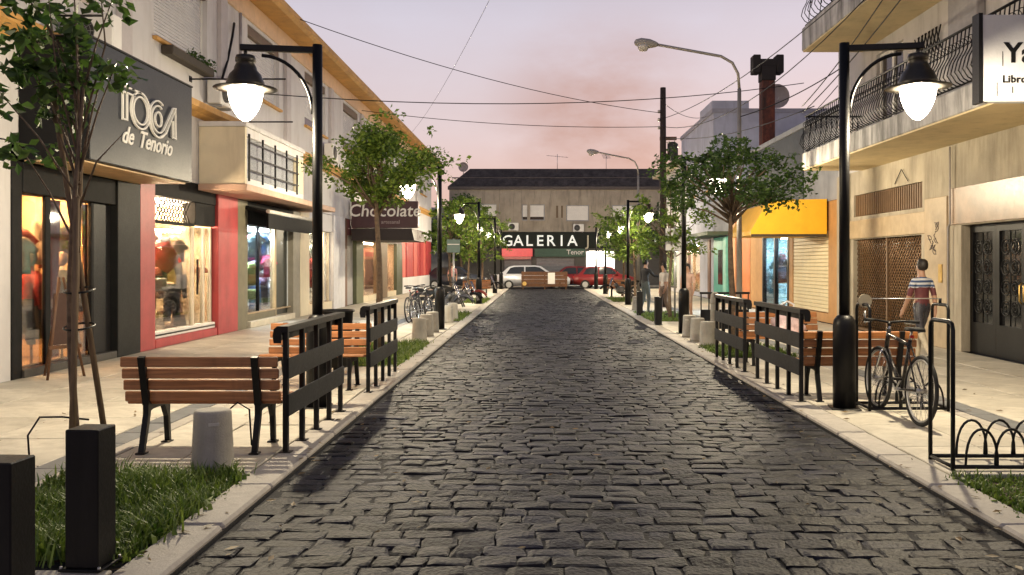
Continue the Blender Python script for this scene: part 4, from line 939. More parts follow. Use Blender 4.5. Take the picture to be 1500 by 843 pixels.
t = thing('red_sign', 'red lightbox sign under the gallery letters', 'sign', (-1.6, GY-.5, 2.0))
part(t, 'lightbox', MB().box(-2.85, -.5, GY-.6, GY-.27, 2.12, 2.71, .02), mat('red_lightbox', (.60, .07, .075), .4, var=.08, emit=.55), True)
part(t, 'valance', MB().box(-2.8, -.6, GY-.56, GY-.28, 1.92, 2.115), mat('pale_red_valance', (.62, .22, .2), .5), True)
ac_unit((-1.93, GY-.2, 4.05), 0, 'white air conditioner box on the gallery wall above the red sign')
ac_unit((2.9, GY-.2, 3.6+.36), 0, 'white air conditioner box on the gallery wall right of the first')
dish((-5.75, GY+1.2, 8.35), 'satellite dish on the left end of the gallery roof', .75, 1)
t = thing('tv_antenna', 'thin television antenna on the gallery roof', 'antenna', (1.4, GY+3, 8.85))
part(t, 'mast', MB().cyl((0, 0, 0), (0, 0, 1.25), .02, n=6), ALU)
part(t, 'boom', MB().cyl((-.85, 0, 1.15), (.85, 0, 1.0), .014, n=5), ALU)
for k in range(6): part(t, 'element', MB().cyl((-.7+k*.28, -.3, 1.14-k*.025), (-.7+k*.28, .3, 1.14-k*.025), .01, n=4), ALU)
o = copy_tree(t, None, (5.2, GY+3, 8.85), R(80), 'thin television antenna mast right of the first on the gallery roof')
n_ = thing('grey_house', 'grey house at the far left across the cross street', 'building', (-12, GY+3, 0))
part(n_, 'wall', MB().box(-20, -6.72, GY+.5, GY+6, 0, 5.6), GREYW, True); part(n_, 'parapet', MB().box(-20.1, -6.73, GY+.4, GY+6.1, 5.602, 5.8), GREYW, True)
for x in (-16, -12.5, -9): f = part(n_, 'window', MB().box(x, x+1.3, GY+.46, GY+.498, 3.2, 4.6), mat('dark_window', (.03, .022, .016), .12), True)
n_ = thing('plain_house', 'plain cream house at the far right across the cross street', 'building', (20, GY+3, 0))
part(n_, 'wall', MB().box(14.02, 30, GY+.3, GY+6, 0, 6.2), CREAM, True); part(n_, 'parapet', MB().box(14.02, 30.1, GY+.2, GY+6.1, 6.202, 6.4), GREYW, True)
for x in (16, 20, 24): part(n_, 'window', MB().box(x, x+1.3, GY+.26, GY+.298, 3.4, 4.8), mat('dark_window', (.03, .022, .016), .12), True)
pv = tag(link('far_pavement', mesh_of(MB().box(-40, 40, GY-2.6, GY-.02, -.084, .0, .01), 'pavement', SLAB)), 'pavement in front of the gallery across the cross street', 'pavement', kind='structure')

# ================================================================== street lamps
lamp = thing('street_lamp', 'nearest left black street lamp with lit bell lantern over the bench', 'street lamp', (-2.5, 10.0, 0), R(9), 'black street lamps with hanging lanterns')
part(lamp, 'base_sleeve', MB().lathe([(.125, 0), (.125, .93), (.115, .985), (.085, 1.03), (.058, 1.045)], 24), BLACK)
part(lamp, 'base_plate', MB().box(-.16, .16, -.16, .16, .0, .014, .004), BLACK)
part(lamp, 'pole', MB().cyl((0, 0, 1.03), (0, 0, 4.08), .058, .055, 18), BLACK)
part(lamp, 'arm', MB().box(-.84, .02, -.032, .032, 3.985, 4.055, .008), BLACK)
part(lamp, 'brace', MB().tube([(-.055-.55*(1-math.cos(R(a))), 0, 3.30+.64*math.sin(R(a))) for a in range(0, 91, 9)], .02, 8), BLACK)
ln = part(lamp, 'lantern_cap', MB().cyl((-.78, 0, 3.985), (-.78, 0, 3.93), .02, n=8).lathe([(.02, 3.935), (.10, 3.93), (.11, 3.90), (.11, 3.86), (.095, 3.85), (.12, 3.80), (.125, 3.77), (.17, 3.72), (.205, 3.63), (.215, 3.585), (.20, 3.58)], 26, c=(-.78, 0, 0)), mat('lantern_metal', (.03, .027, .024), .4, .5))
part(ln, 'brim', MB().lathe([(.19, 3.578), (.345, 3.566), (.345, 3.558), (.19, 3.560)], 30, c=(-.78, 0, 0)), mat('lantern_metal', (.03, .027, .024), .4, .5))
part(ln, 'glass_globe', MB().lathe([(.190, 3.556), (.190, 3.52), (.174, 3.43), (.146, 3.35), (.108, 3.28), (.065, 3.228), (.025, 3.203), (.005, 3.20)], 26, c=(-.78, 0, 0)), LANTERN)
bl = bpy.data.lights.new('bulb', 'POINT'); bl.energy = LAMP; bl.color = (1, .84, .58); bl.shadow_soft_size = .07
bo = link('bulb', bl, lamp, (-.78, 0, 3.42))
for (x, y, rz, lb_) in ((-2.45, 21.8, 0, 'second left street lamp standing beyond the tree and second bench'), (-2.42, 35.5, 0, 'third left street lamp beyond the motorcycles'), (-2.4, 48, 0, 'fourth left street lamp near the far end'), (-2.4, 55.6, 0, 'farthest left street lamp by the cross street'),
                        (3.41, 9.92, R(171), 'nearest right black street lamp beside the parked bicycle'), (3.34, 20.5, PI, 'second right street lamp half hidden in the tree'), (3.45, 34.5, PI, 'third right street lamp beyond the man in dark shirt'), (3.5, 47, PI, 'fourth right street lamp near the red car'), (3.55, 55.5, PI, 'farthest right street lamp by the cross street')):
    copy_tree(lamp, None, (x, y, 0), rz, lb_)

# ================================================================== benches
bench = thing('bench', 'wooden slat bench nearest on the left, its back to the viewer', 'bench', (-2.9, 7.62, 0), 0, 'wooden slat benches with black iron legs')
for k in range(4):
    z = .43+k*.102; y = .02-.30*(z-.43)
    part(bench, 'back_slat', MB().box(-.67, .67, y, y+.032, z, z+.086, .008), WOOD)
for k in range(4):
    part(bench, 'seat_slat', MB().box(-.67, .67, .07+k*.105, .07+k*.105+.088, .425-.008*(3-k), .457-.008*(3-k), .008), WOOD)
for s in (-1, 1):
    x = s*.48; fr_ = MB()
    fr_.prism([(.0, .40), (.05, .40), (-.06, .83), (-.105, .82)], 'x', x-.028, x+.028)
    fr_.prism([(-.10, 0), (-.06, 0), (.045, .30), (.06, .40), (.0, .40), (.0, .32)], 'x', x-.024, x+.024)
    fr_.prism([(.06, .405), (.04, .34), (.10, .355), (.34, .355), (.41, .24), (.44, .0), (.48, .0), (.455, .25), (.46, .38), (.475, .415), (.06, .408)], 'x', x-.022, x+.022)
    fr_.box(x-.04, x+.04, -.115, -.03, 0, .012); fr_.box(x-.04, x+.04, .40, .49, 0, .012)
    part(bench, 'iron_frame', fr_, BLACK)
for (x, y, rz, lb_) in ((-2.9, 11.75, PI, 'wooden bench facing the viewer behind the near left lamp post'), (3.76, 10.45, 0, 'wooden bench behind the near right lamp post, its back to the viewer'), (3.86, 14.45, PI, 'wooden bench on the right with a plastic bag on it, behind barriers'),
                        (-3.0, 42.5, PI, 'far orange looking bench on the left before the cars'), (3.95, 42.8, PI, 'far orange looking bench on the right before the red car')):
    copy_tree(bench, None, (x, y, 0), rz, lb_)
mb = MB(); q = random.Random(3); V = []; F = []; n = 20
for j in range(9):
    for k in range(n):
        a = 2*PI*k/n; tt = j/8; r_ = (.17+.05*math.sin(tt*3))*(1-tt**3*.82)*(1+.16*math.sin(a*3+j)+.10*q.uniform(-1, 1)); V.append((r_*math.cos(a)*1.25, r_*math.sin(a)*.8, tt*.42+.03*math.sin(a*2)*(tt > .4)))
for j in range(8):
    for k in range(n): F.append([j*n+k, j*n+(k+1) % n, (j+1)*n+(k+1) % n, (j+1)*n+k])
F.append(list(range(n))); F.append([8*n+k for k in range(n)])
mb.add(V, F, True)
t = thing('plastic_bag', 'crumpled white and pink plastic bag on the right bench', 'bag', (3.98, 14.22, .46))
part(t, 'bag_body', mb, mat('bag_plastic', (.75, .55, .55), .35, var=.35, scale=6, bump=.4, bscale=14))
part(t, 'handle', MB().tube([(-.08, 0, .4), (-.1, .02, .5), (0, .02, .55), (.1, 0, .5), (.08, 0, .4)], .016, 6), mat('bag_plastic2', (.7, .68, .68), .4))

# ================================================================== barriers along the kerb
bar = thing('barrier', 'near left black steel barrier beside the nearest bench', 'barrier', (-2.17, 7.6, 0), 0, 'black steel barriers along the kerb')
for k in range(5): part(bar, 'post', MB().box(-.022, .022, k*.52-.028, k*.52+.028, 0, 1.03, .006), BLACK)
for z0, z1 in ((.31, .50), (.63, .81)): part(bar, 'rail_plate', MB().box(.0225, .034, -.03, 2.11, z0, z1, .004), GREYPLATE)
prof = [(.035, 1.031), (.035, 1.085), (-.055, 1.085), (-.085, 1.06), (-.095, 1.0), (-.085, .95), (-.07, .95), (-.07, 1.0), (-.06, 1.045), (-.03, 1.058), (.0, 1.058), (.0, 1.031)]
part(bar, 'top_rail', MB().prism(prof, 'y', -.06, 2.14), BLACK)
for y in (-.062, 2.138): part(bar, 'end_cap', MB().prism([(.035, 1.031), (.035, 1.085), (-.055, 1.085), (-.085, 1.06), (-.095, 1.0), (-.085, .94), (-.023, .94), (-.023, 1.031)], 'y', y-.006, y+.006), BLACK)
for k in range(5): part(bar, 'foot_plate', MB().box(-.05, .05, k*.52-.05, k*.52+.05, .001, .010), BLACK)
for (x, y, rz, lb_) in ((-2.15, 11.15, 0, 'second left barrier in front of the bin and young tree'), (3.06, 12.45, PI, 'near right barrier beside the bench and lamp post'), (3.06, 15.3, PI, 'second right barrier beside the bench with the bag')):
    copy_tree(bar, None, (x, y, 0), rz, lb_)
lf = thing('low_fence', 'short black fence panel across the right furniture strip near the bollards', 'fence', (3.5, 19.2, 0))
for k in range(7): part(lf, 'picket', MB().box(k*.17-.012, k*.17+.012, -.012, .012, 0, .95), BLACK)
part(lf, 'rail', MB().box(-.03, 1.05, -.02, .02, .952, 1.0, .006), BLACK); part(lf, 'plate', MB().box(-.01, 1.03, -.03, -.0125, .2, .62), GREYPLATE)

# ================================================================== bollards
def cone_bollard(loc, label, group='concrete bollards'):
    t = thing('concrete_bollard', label, 'bollard', loc, rnd.uniform(0, 6), group)
    part(t, 'shaft', MB().lathe([(.165, 0), (.16, .05), (.142, .42), (.142, .455), (.132, .475), (.12, .48)], 24), CONC)
    part(t, 'lifting_slot', MB().box(-.04, .04, -.151, -.143, .37, .395, .002), mat('slot_pale', (.5, .48, .44), .8))
t0 = cone_bollard((-2.55, 6.93, 0), 'grey concrete bollard standing behind the nearest left bench')
for i, (x, y) in enumerate(((-2.5, 18.5), (-2.52, 19.8), (-2.52, 20.9), (-2.5, 24.2), (-2.5, 25.6))):
    cone_bollard((x, y, 0), ['first', 'second', 'third', 'fourth', 'fifth'][i]+' concrete bollard of the left row beyond the second barrier, counted from the viewer')
for i, (x, y) in enumerate(((3.3, 17.4), (3.3, 18.5), (3.3, 19.5), (3.35, 30.6))):
    cone_bollard((x, y, 0), ['first', 'second', 'third', 'farthest'][i]+' concrete bollard of the right row beyond the barriers, counted from the viewer')
t = thing('concrete_post', 'tall pale concrete post behind the right row of bollards', 'post', (3.56, 18.0, 0))
part(t, 'shaft', MB().lathe([(.09, 0), (.09, .92), (.075, 1.0), (.03, 1.04)], 16), CONC)
part(t, 'cap_ring', MB().lathe([(.097, .80), (.1, .82), (.1, .86), (.097, .88)], 16), CONC)
def box_bollard(loc, label, rz=0):
    t = thing('square_bollard', label, 'bollard', loc, rz, 'black square bollards')
    part(t, 'post', MB().box(-.09, .09, -.09, .09, .012, .74, .006), BLACK)
    part(t, 'base_plate', MB().box(-.115, .115, -.115, .115, 0, .012, .003), BLACK)
    for sx in (-1, 1):
        for sy in (-1, 1): part(t, 'bolt', MB().cyl((sx*.102, sy*.102, .012), (sx*.102, sy*.102, .026), .009, n=6), ALU)
box_bollard((-2.40, 4.75, .004), 'black square steel bollard in front of the thick grass', R(-3))
box_bollard((-2.40, 3.98, .004), 'black square steel bollard cut by the left frame edge', R(-3))
box_bollard((3.12, 23.3, 0), 'black square bollard on the right, nearer than the man in dark shirt')
box_bollard((3.12, 27.6, 0), 'black square bollard right beside the man in dark shirt')
t = thing('litter_bin', 'black slatted litter bin behind the second left barrier', 'bin', (-2.95, 12.9, 0))
part(t, 'drum', MB().lathe([(.2, .12), (.24, .9), (.25, .92)], 20), BLACK); part(t, 'rim', MB().tube([(.25*math.cos(a*PI/12), .25*math.sin(a*PI/12), .93) for a in range(24)], .018, 6, True), BLACK); part(t, 'stem', MB().cyl((0, 0, 0), (0, 0, .14), .05), BLACK)

# ================================================================== bike racks and bicycles
def rack(loc, label, disc=False):
    t = thing('bike_rack', label, 'bike rack', loc, 0, 'black tube bike racks')
    Lr = 1.35 if not disc else .86
    for y in (0, .40): part(t, 'base_rail', MB().tube([(0, y, .03), (Lr, y, .03)], .017, 8), BLACK)
    for x in (0, Lr):
        h = 1.16
        part(t, 'end_hoop', MB().tube([(x, 0, .0), (x, 0, h-.06), (x, .018, h-.018), (x, .06, h), (x, .34, h), (x, .382, h-.018), (x, .40, h-.06), (x, .40, 0)], .018, 8), BLACK)
        part(t, 'end_rail', MB().tube([(x, .017, .03), (x, .383, .03)], .015, 6), BLACK)
    k = 0; x = .10
    while x < Lr-.2:
        y = 0 if k % 2 == 0 else .40
        part(t, 'wheel_hoop', MB().tube([(x+.125-.125*math.cos(R(a)), y, .035+.29*math.sin(R(a))**.8) for a in range(0, 181, 15)], .011, 6), BLACK); x += .115; k += 1
    if disc:
        part(t, 'wire', MB().cyl((.02, .2, 1.225), (Lr, .2, 1.225), .006, n=5), ALU)
        part(t, 'mast', MB().cyl((Lr, .2, 1.16), (Lr, .2, 1.23), .016), BLACK)
        part(t, 'round_plate', MB().cyl((.02, .19, 1.2), (.02, .21, 1.2), .075, n=20), mat('pale_plate', (.45, .40, .28), .5)); part(t, 'plate_stem', MB().cyl((.02, .2, .95), (.02, .2, 1.09), .012, n=6), ALU)
rack((3.23, 6.93, 0), 'near right black bike rack with low hoops, empty')
rack((3.62, 9.72, 0), 'black bike rack holding the parked bicycle by the lamp post', True)

FRAME = mat('bike_frame', (.02, .018, .018), .3, .2)
def wheel(parent, y, r=.335):
    w_ = part(parent, 'wheel', MB().tube([(0, y+(r-.028)*math.cos(a*PI/20), r+(r-.028)*math.sin(a*PI/20)) for a in range(40)], .013, 6, True), ALU)
    part(w_, 'tyre', MB().tube([(0, y+(r-.002)*math.cos(a*PI/20), r+(r-.002)*math.sin(a*PI/20)) for a in range(40)], .021, 8, True), RUBBER)
    sp = MB()
    for k in range(28):
        a = 2*PI*k/28; s = .025 if k % 2 else -.025
        sp.cyl((s, y+.02*math.cos(a+.5), r+.02*math.sin(a+.5)), (0, y+(r-.03)*math.cos(a), r+(r-.03)*math.sin(a)), .0022, n=3)
    part(w_, 'spokes', sp, CHROME); part(w_, 'hub', MB().cyl((-.05, y, r), (.05, y, r), .022), ALU)
def bicycle(loc, rz, label, lean=0.):
    t = thing('bicycle', label, 'bicycle', loc, rz, 'parked bicycles')
    wheel(t, 0); wheel(t, 1.05)
    fr_ = MB(); BB = (0, .44, .29); ST = (0, .30, .82); HT = (0, .84, .84); HB = (0, .875, .68); RA = (0, 0, .335); FA = (0, 1.05, .335)
    fr_.cyl(BB, ST, .019).cyl((0, .315, .76), HT, .019).cyl(BB, HB, .022).cyl(HB, (0, .825, .90), .024)
    for s in (-.05, .05): fr_.cyl((s*.5, BB[1], BB[2]), (s, 0, .335), .011, n=8).cyl((s*.4, .32, .76), (s, 0, .335), .009, n=8)
    part(t, 'frame', fr_, FRAME)
    fk = MB().cyl((0, .88, .66), (0, .82, .93), .016)
    for s in (-.055, .055): fk.tube([(s*.6, .885, .66), (s, .90, .62), (s, .985, .45), (s, 1.05, .335)], .014, 8)
    part(t, 'fork', fk, CHROME)
    hb = part(t, 'handlebar', MB().tube([(-.29, .76, .985), (-.15, .83, .985), (0, .84, .965), (.15, .83, .985), (.29, .76, .985)], .013, 8).cyl((0, .82, .92), (0, .84, .97), .017), BLACK)
    for s in (-1, 1): part(hb, 'grip', MB().cyl((s*.20, .806, .985), (s*.30, .755, .985), .018), RUBBER); part(hb, 'brake_lever', MB().tube([(s*.17, .84, .98), (s*.19, .87, .96), (s*.28, .83, .955)], .006, 5), ALU)
    part(t, 'seat_post', MB().cyl((0, .305, .80), (0, .275, .93), .014), ALU)
    part(t, 'saddle', MB().add([(-.075, .14, .95), (.075, .14, .95), (.06, .24, .955), (-.06, .24, .955), (.02, .40, .945), (-.02, .40, .945), (-.08, .13, .915), (.08, .13, .915), (.06, .24, .91), (-.06, .24, .91), (.02, .41, .92), (-.02, .41, .92)], [(0, 1, 2, 3), (3, 2, 4, 5), (6, 7, 8, 9), (9, 8, 10, 11), (0, 1, 7, 6), (1, 2, 8, 7), (2, 4, 10, 8), (4, 5, 11, 10), (5, 3, 9, 11), (3, 0, 6, 9)], True), RUBBER)
    ck = part(t, 'crankset', MB().tube([(.05, .44+.09*math.cos(a*PI/12), .29+.09*math.sin(a*PI/12)) for a in range(24)], .006, 5, True).cyl((-.07, .44, .29), (.07, .44, .29), .018).cyl((.065, .44, .29), (.065, .56, .17), .010).cyl((-.065, .44, .29), (-.065, .32, .41), .010), ALU)
    for (x, y, z) in ((.11, .56, .17), (-.11, .32, .41)): part(ck, 'pedal', MB().box(x-.045, x+.045, y-.04, y+.04, z-.012, z+.012, .004), BLACK)
    part(t, 'chain', MB().tube([(.05, .44, .378), (.05, 0, .375), (.05, -.035, .335), (.05, 0, .295), (.05, .44, .205)], .005, 4), ALU)
    part(t, 'cable', MB().tube([(.05, .86, .97), (.06, .95, .9), (.02, .93, .76), (0, .86, .72)], .004, 4), BLACK)
    rf_ = part(t, 'rear_reflector', MB().box(-.02, .02, .255, .262, .84, .87), colour(.5, .02, .02, .3))
    t.rotation_euler = (0, lean, rz)
    return t
bicycle((3.79, 8.85, .012), R(1.5), 'black city bicycle parked in the rack beside the right lamp post', R(3))
bicycle((-3.25, 23.3, .012), R(-14), 'dark bicycle parked by the concrete bollards on the left pavement', R(-4))
bicycle((-3.55, 24.2, .012), R(-8), 'dark bicycle parked just behind the other one on the left pavement', R(-4))

# ================================================================== motorcycles
def motorcycle(loc, rz, label, bodym):
    t = thing('motorcycle', label, 'motorcycle', loc, rz, 'parked motorcycles')
    for y in (0, 1.3):
        w_ = part(t, 'wheel', MB().tube([(0, y+.25*math.cos(a*PI/14), .30+.25*math.sin(a*PI/14)) for a in range(28)], .055, 10, True), RUBBER)
        part(w_, 'rim', MB().tube([(0, y+.19*math.cos(a*PI/14), .30+.19*math.sin(a*PI/14)) for a in range(28)], .02, 6, True), ALU)
        sp = MB()
        for k in range(6): a = k*PI/3; sp.cyl((0, y, .3), (0, y+.19*math.cos(a), .3+.19*math.sin(a)), .014, n=5)
        part(w_, 'spokes', sp, ALU)
    part(t, 'fuel_tank', MB().lathe([(.02, -.26), (.11, -.22), (.15, -.05), (.15, .08), (.10, .22), (.03, .27)], 14, sx=1, sy=1.0), bodym)
    tk = t.children[-1]; tk.rotation_euler = (R(80), 0, 0); tk.location = (0, .78, .80)
    part(t, 'seat', MB().prism([(.62, .80), (.30, .77), (-.12, .86), (-.2, .82), (-.15, .76), (.3, .66), (.62, .70)], 'x', -.12, .12), RUBBER)
    part(t, 'engine', MB().box(-.14, .14, .5, .85, .28, .58, .05).cyl((0, .78, .5), (0, .9, .72), .09), mat('engine_grey', (.12, .12, .12), .45, .6))
    part(t, 'rear_fender', MB().prism([(-.36, .62), (-.2, .74), (.2, .70), (.2, .62), (-.1, .66), (-.32, .52)], 'x', -.08, .08), bodym)
    part(t, 'front_fender', MB().tube([(0, 1.3+.34*math.cos(R(a)), .30+.34*math.sin(R(a))) for a in range(30, 160, 15)], .05, 6), bodym)
    fk = MB()
    for s in (-.08, .08): fk.cyl((s, 1.3, .3), (s, 1.02, .98), .022)
    part(t, 'fork', fk, CHROME)
    part(t, 'handlebar', MB().tube([(-.36, .86, 1.08), (-.2, .98, 1.05), (.2, .98, 1.05), (.36, .86, 1.08)], .014, 8), BLACK)
    part(t, 'headlight', MB().lathe([(.02, 0), (.09, .04), (.10, .14), (.09, .15)], 14), CHROME)
    t.children[-1].rotation_euler = (R(-90), 0, 0); t.children[-1].location = (0, 1.02, .92)
    part(t, 'frame', MB().cyl((0, 1.0, .85), (0, .55, .35), .025).cyl((0, .5, .7), (0, 0, .3), .025).cyl((.1, .55, .35), (.1, 0, .3), .025).cyl((0, .55, .35), (0, .3, .7), .02), BLACK)
    part(t, 'exhaust', MB().tube([(.1, .85, .45), (.13, .7, .25), (.14, .3, .26), (.15, -.15, .36)], [.025, .025, .035, .04], 8), CHROME)
    for s in (-1, 1): m_ = part(t, 'mirror', MB().cyl((s*.25, .95, 1.05), (s*.30, .93, 1.24), .007, n=5).box(s*.30-.05, s*.30+.05, .92, .94, 1.22, 1.30, .008), BLACK)
    part(t, 'tail_light', MB().box(-.05, .05, -.37, -.34, .60, .66, .01), colour(.5, .02, .02, .3))
    return t
motorcycle((-3.38, 29.4, 0), R(-108), 'black motorcycle parked across the left kerb strip, wheel toward the road', BLACK)
motorcycle((-3.55, 27.2, 0), R(-104), 'dark motorcycle with chrome parts parked left of the other one', colour(.05, .05, .06, .3))
motorcycle((-3.45, 31.9, 0), R(-100), 'motorcycle parked farthest back on the left strip', colour(.25, .03, .02, .3))
motorcycle((4.3, 40.0, 0), R(100), 'dark motorcycle parked far on the right beside the orange bench', BLACK)
motorcycle((-3.5, 46.0, 0), R(-100), 'dark motorcycle far on the left near the cars', BLACK)

# ================================================================== cars on the cross street
def car(loc, rz, label, paint, L_=4.1, H=1.48):
    t = thing('car', label, 'car', loc, rz, 'cars on the cross street')
    W = .84
    prof = [(-2.02, .34), (-2.05, .62), (-1.98, .86), (-1.70, .95), (-1.28, 1.38), (-1.0, 1.46), (.15, 1.48), (.45, 1.42), (1.02, .98), (1.55, .88), (1.95, .74), (2.03, .55), (2.0, .30), (1.65, .25), (-1.65, .25)]
    prof = [(y*L_/4.1, z*H/1.48) for y, z in prof]
    V = []; F = []; n = len(prof)
    lev = ((-W, 0), (-W*.93, 1), (W*.93, 1), (W, 0))
    for xs in (-1, -.6, .6, 1):
        for y, z in prof:
            inn = .16*max(0, (z-.85)/.6) if abs(xs) == 1 else 0
            bul = .0 if abs(xs) == 1 else .02
            V.append((xs*(W-inn*abs(xs)), y*(1+bul*.5), z+bul))
    for j in range(3):
        for i in range(n): F.append([j*n+i, j*n+(i+1) % n, (j+1)*n+(i+1) % n, (j+1)*n+i])
    F.append(list(range(n))); F.append([3*n+i for i in range(n)])
    part(t, 'body', MB().add(V, F, True), paint)
    for s in (-1, 1):
        def sp(y, z): return (s*(W-.16*max(0, (z-.85)/.6)+.006), y*L_/4.1, z*H/1.48)
        for quad in ([(-1.42, .97), (-1.2, 1.33), (-.98, 1.40), (-.45, 1.41), (-.45, .97)], [(-.38, .97), (-.38, 1.41), (.12, 1.42), (.38, 1.37), (.88, .98)]):
            part(t, 'side_window', MB().add([sp(y, z) for y, z in quad], [list(range(len(quad)))]), mat('car_glass', (.02, .022, .025), .08, bump=0))
        part(t, 'door_handle', MB().box(s*W, s*(W+.025), -.42, -.28, .82, .85), paint)
        part(t, 'mirror', MB().box(s*(W-.02), s*(W+.14), .70, .80, .98, 1.10, .02), paint)
        for y in (-1.28, 1.3):
            w_ = part(t, 'wheel', MB().cyl((s*(W-.2), y*L_/4.1, .30), (s*(W+.012), y*L_/4.1, .30), .30, n=24), RUBBER)
            part(w_, 'rim', MB().cyl((s*(W+.012), y*L_/4.1, .30), (s*(W+.02), y*L_/4.1, .30), .19, n=18), ALU)
        part(t, 'headlight', MB().box(s*.45, s*.74, 1.93*L_/4.1, 2.03*L_/4.1, .60, .72, .02), mat('headlamp', (.7, .7, .7), .1))
        part(t, 'tail_light', MB().box(s*.5, s*.76, -2.05*L_/4.1, -1.96*L_/4.1, .66, .86, .02), colour(.45, .02, .02, .3))
    part(t, 'windscreen', MB().add([(-.62, .52*L_/4.1, 1.385*H/1.48+.022), (.62, .52*L_/4.1, 1.385*H/1.48+.022), (.66, .98*L_/4.1, 1.03*H/1.48+.022), (-.66, .98*L_/4.1, 1.03*H/1.48+.022)], [(0, 1, 2, 3)]), mat('car_glass', (.02, .022, .025), .08))
    part(t, 'rear_window', MB().add([(-.6, -1.33*L_/4.1, 1.34*H/1.48+.022), (.6, -1.33*L_/4.1, 1.34*H/1.48+.022), (.62, -1.64*L_/4.1, 1.02*H/1.48+.022), (-.62, -1.64*L_/4.1, 1.02*H/1.48+.022)], [(0, 1, 2, 3)]), mat('car_glass', (.02, .022, .025), .08))
    part(t, 'number_plate', MB().box(-.2, .2, -2.07*L_/4.1, -2.05*L_/4.1, .52, .62), WHITEP)
PW = mat('silver_paint', (.55, .57, .62), .3, .3, var=.03, bump=0, coat=.5); PRD = mat('car_red', (.20, .02, .018), .3, .1, var=.03, bump=0, coat=.5); PDK = mat('car_dark', (.03, .035, .05), .3, .2, var=.03, bump=0, coat=.5)
car((-.45, 59.2, -.085), R(-90), 'silver hatchback parked side on at the end of the street', PW, 5.0, 1.55)
car((4.35, 59.6, -.085), R(-90), 'dark red car parked side on at the far right end', PRD, 4.2)
car((-5.6, 59.4, -.085), R(-90), 'dark car partly hidden at the far left end', PDK, 4.2)
car((2.2, 62.0, -.085), R(90), 'red car further back behind the wooden barricade', PRD, 3.9)
t = thing('barricade', 'brown wooden board barricade with white notice closing the street', 'barricade', (.05, 56.9, -.085))
for k in range(4): part(t, 'board', MB().box(-1.2, 1.75, -.02, .02, .20+k*.245, .43+k*.245, .01), mat('barricade_wood', (.10, .04, .015), .6, var=.3, scale=4))
for x in (-1.1, .3, 1.65): part(t, 'leg', MB().box(x-.04, x+.04, .022, .09, 0, 1.18, .008), DWOOD); part(t, 'foot', MB().box(x-.04, x+.04, -.35, .35, .0, .05), DWOOD)
part(t, 'notice', MB().box(.5, .95, -.032, -.022, .38, 1.1), WHITEP)
part(t, 'lamp', MB().cyl((-1.0, -.08, .4), (-1.0, -.022, .4), .13, n=16), mat('amber_lens', (.6, .4, .12), .3))

# ================================================================== tall street lights, poles, signs, wires
def cobra(loc, h, arm, label):
    t = thing('old_street_light', label, 'street light', loc, 0, 'tall grey curved arm street lights')
    part(t, 'pole', MB().tube([(0, 0, 0), (0, 0, h*.5), (0, 0, h-.9)], [.075, .055, .045], 10), mat('galvanised', (.30, .28, .26), .5, .5))
    part(t, 'arm', MB().tube([(0, 0, h-.9), (-.03, 0, h-.55), (-.16, 0, h-.3), (-.42, 0, h-.15), (-.8, 0, h-.08), (-arm+.3, 0, h+.12)], .034, 8), mat('galvanised', (.30, .28, .26), .5, .5))
    hd = part(t, 'lamp_head', MB().lathe([(.04, 0), (.07, .06), (.11, .2), (.115, .4), (.07, .52), (.02, .55)], 14), mat('lamp_head_grey', (.32, .30, .28), .5))
    hd.location = (-arm+.32, 0, h+.12); hd.rotation_euler = (0, R(-84), 0)
    lb_ = part(t, 'lens', MB().lathe([(.0, -.14), (.09, -.12), (.13, -.05), (.135, .0)], 14), mat('frosted_lens', (.5, .48, .45), .3)); lb_.location = (-arm-.02, 0, h+.10)
cobra((4.62, 20.5, 0), 6.55, 2.2, 'tall curved street light rising behind the right tree, unlit')
cobra((4.46, 40, 0), 6.5, 2.1, 'distant curved street light over the right trees, unlit')
t = thing('utility_pole', 'dark wooden utility pole with insulators and transformer on the right', 'pole', (4.6, 33, 0))
part(t, 'pole', MB().tube([(0, 0, 0), (0, 0, 8.15)], [.15, .105], 12), mat('creosote', (.035, .024, .018), .8, var=.4, scale=10))
part(t, 'crossarm', MB().box(-.12, .5, -.06, .06, 6.2, 6.32), DWOOD); part(t, 'transformer', MB().lathe([(.16, 0), (.2, .06), (.2, .6), (.1, .68)], 14, c=(.36, 0, 5.45)), mat('transformer_dark', (.03, .027, .027), .6))
for z in (6.6, 6.9, 7.2): part(t, 'insulator', MB().lathe([(.03, 0), (.06, .02), (.04, .06), (.06, .08), (.03, .12)], 8, c=(-.15, 0, z)), mat('porcelain', (.4, .36, .33), .3))
t = thing('street_sign', 'grey sign plate on a thin post by the left motorcycles', 'sign', (-2.88, 29.8, 0))
part(t, 'post', MB().cyl((0, 0, 0), (0, 0, 2.45), .03), ALU); part(t, 'plate', MB().box(-.22, .22, -.045, -.031, 1.98, 2.42, .01), mat('sign_green_grey', (.12, .19, .17), .5))
part(t, 'plate_bar', MB().box(-.2, .2, -.05, -.046, 2.24, 2.27), WHITEP)
t = thing('street_sign', 'pale sign board on posts beyond the second right lamp', 'sign', (4.0, 26.2, 0))
part(t, 'post', MB().cyl((0, 0, 0), (0, 0, 2.7), .03), ALU); part(t, 'plate', MB().box(-.28, .28, -.05, -.03, 2.0, 2.65, .01), BSG)

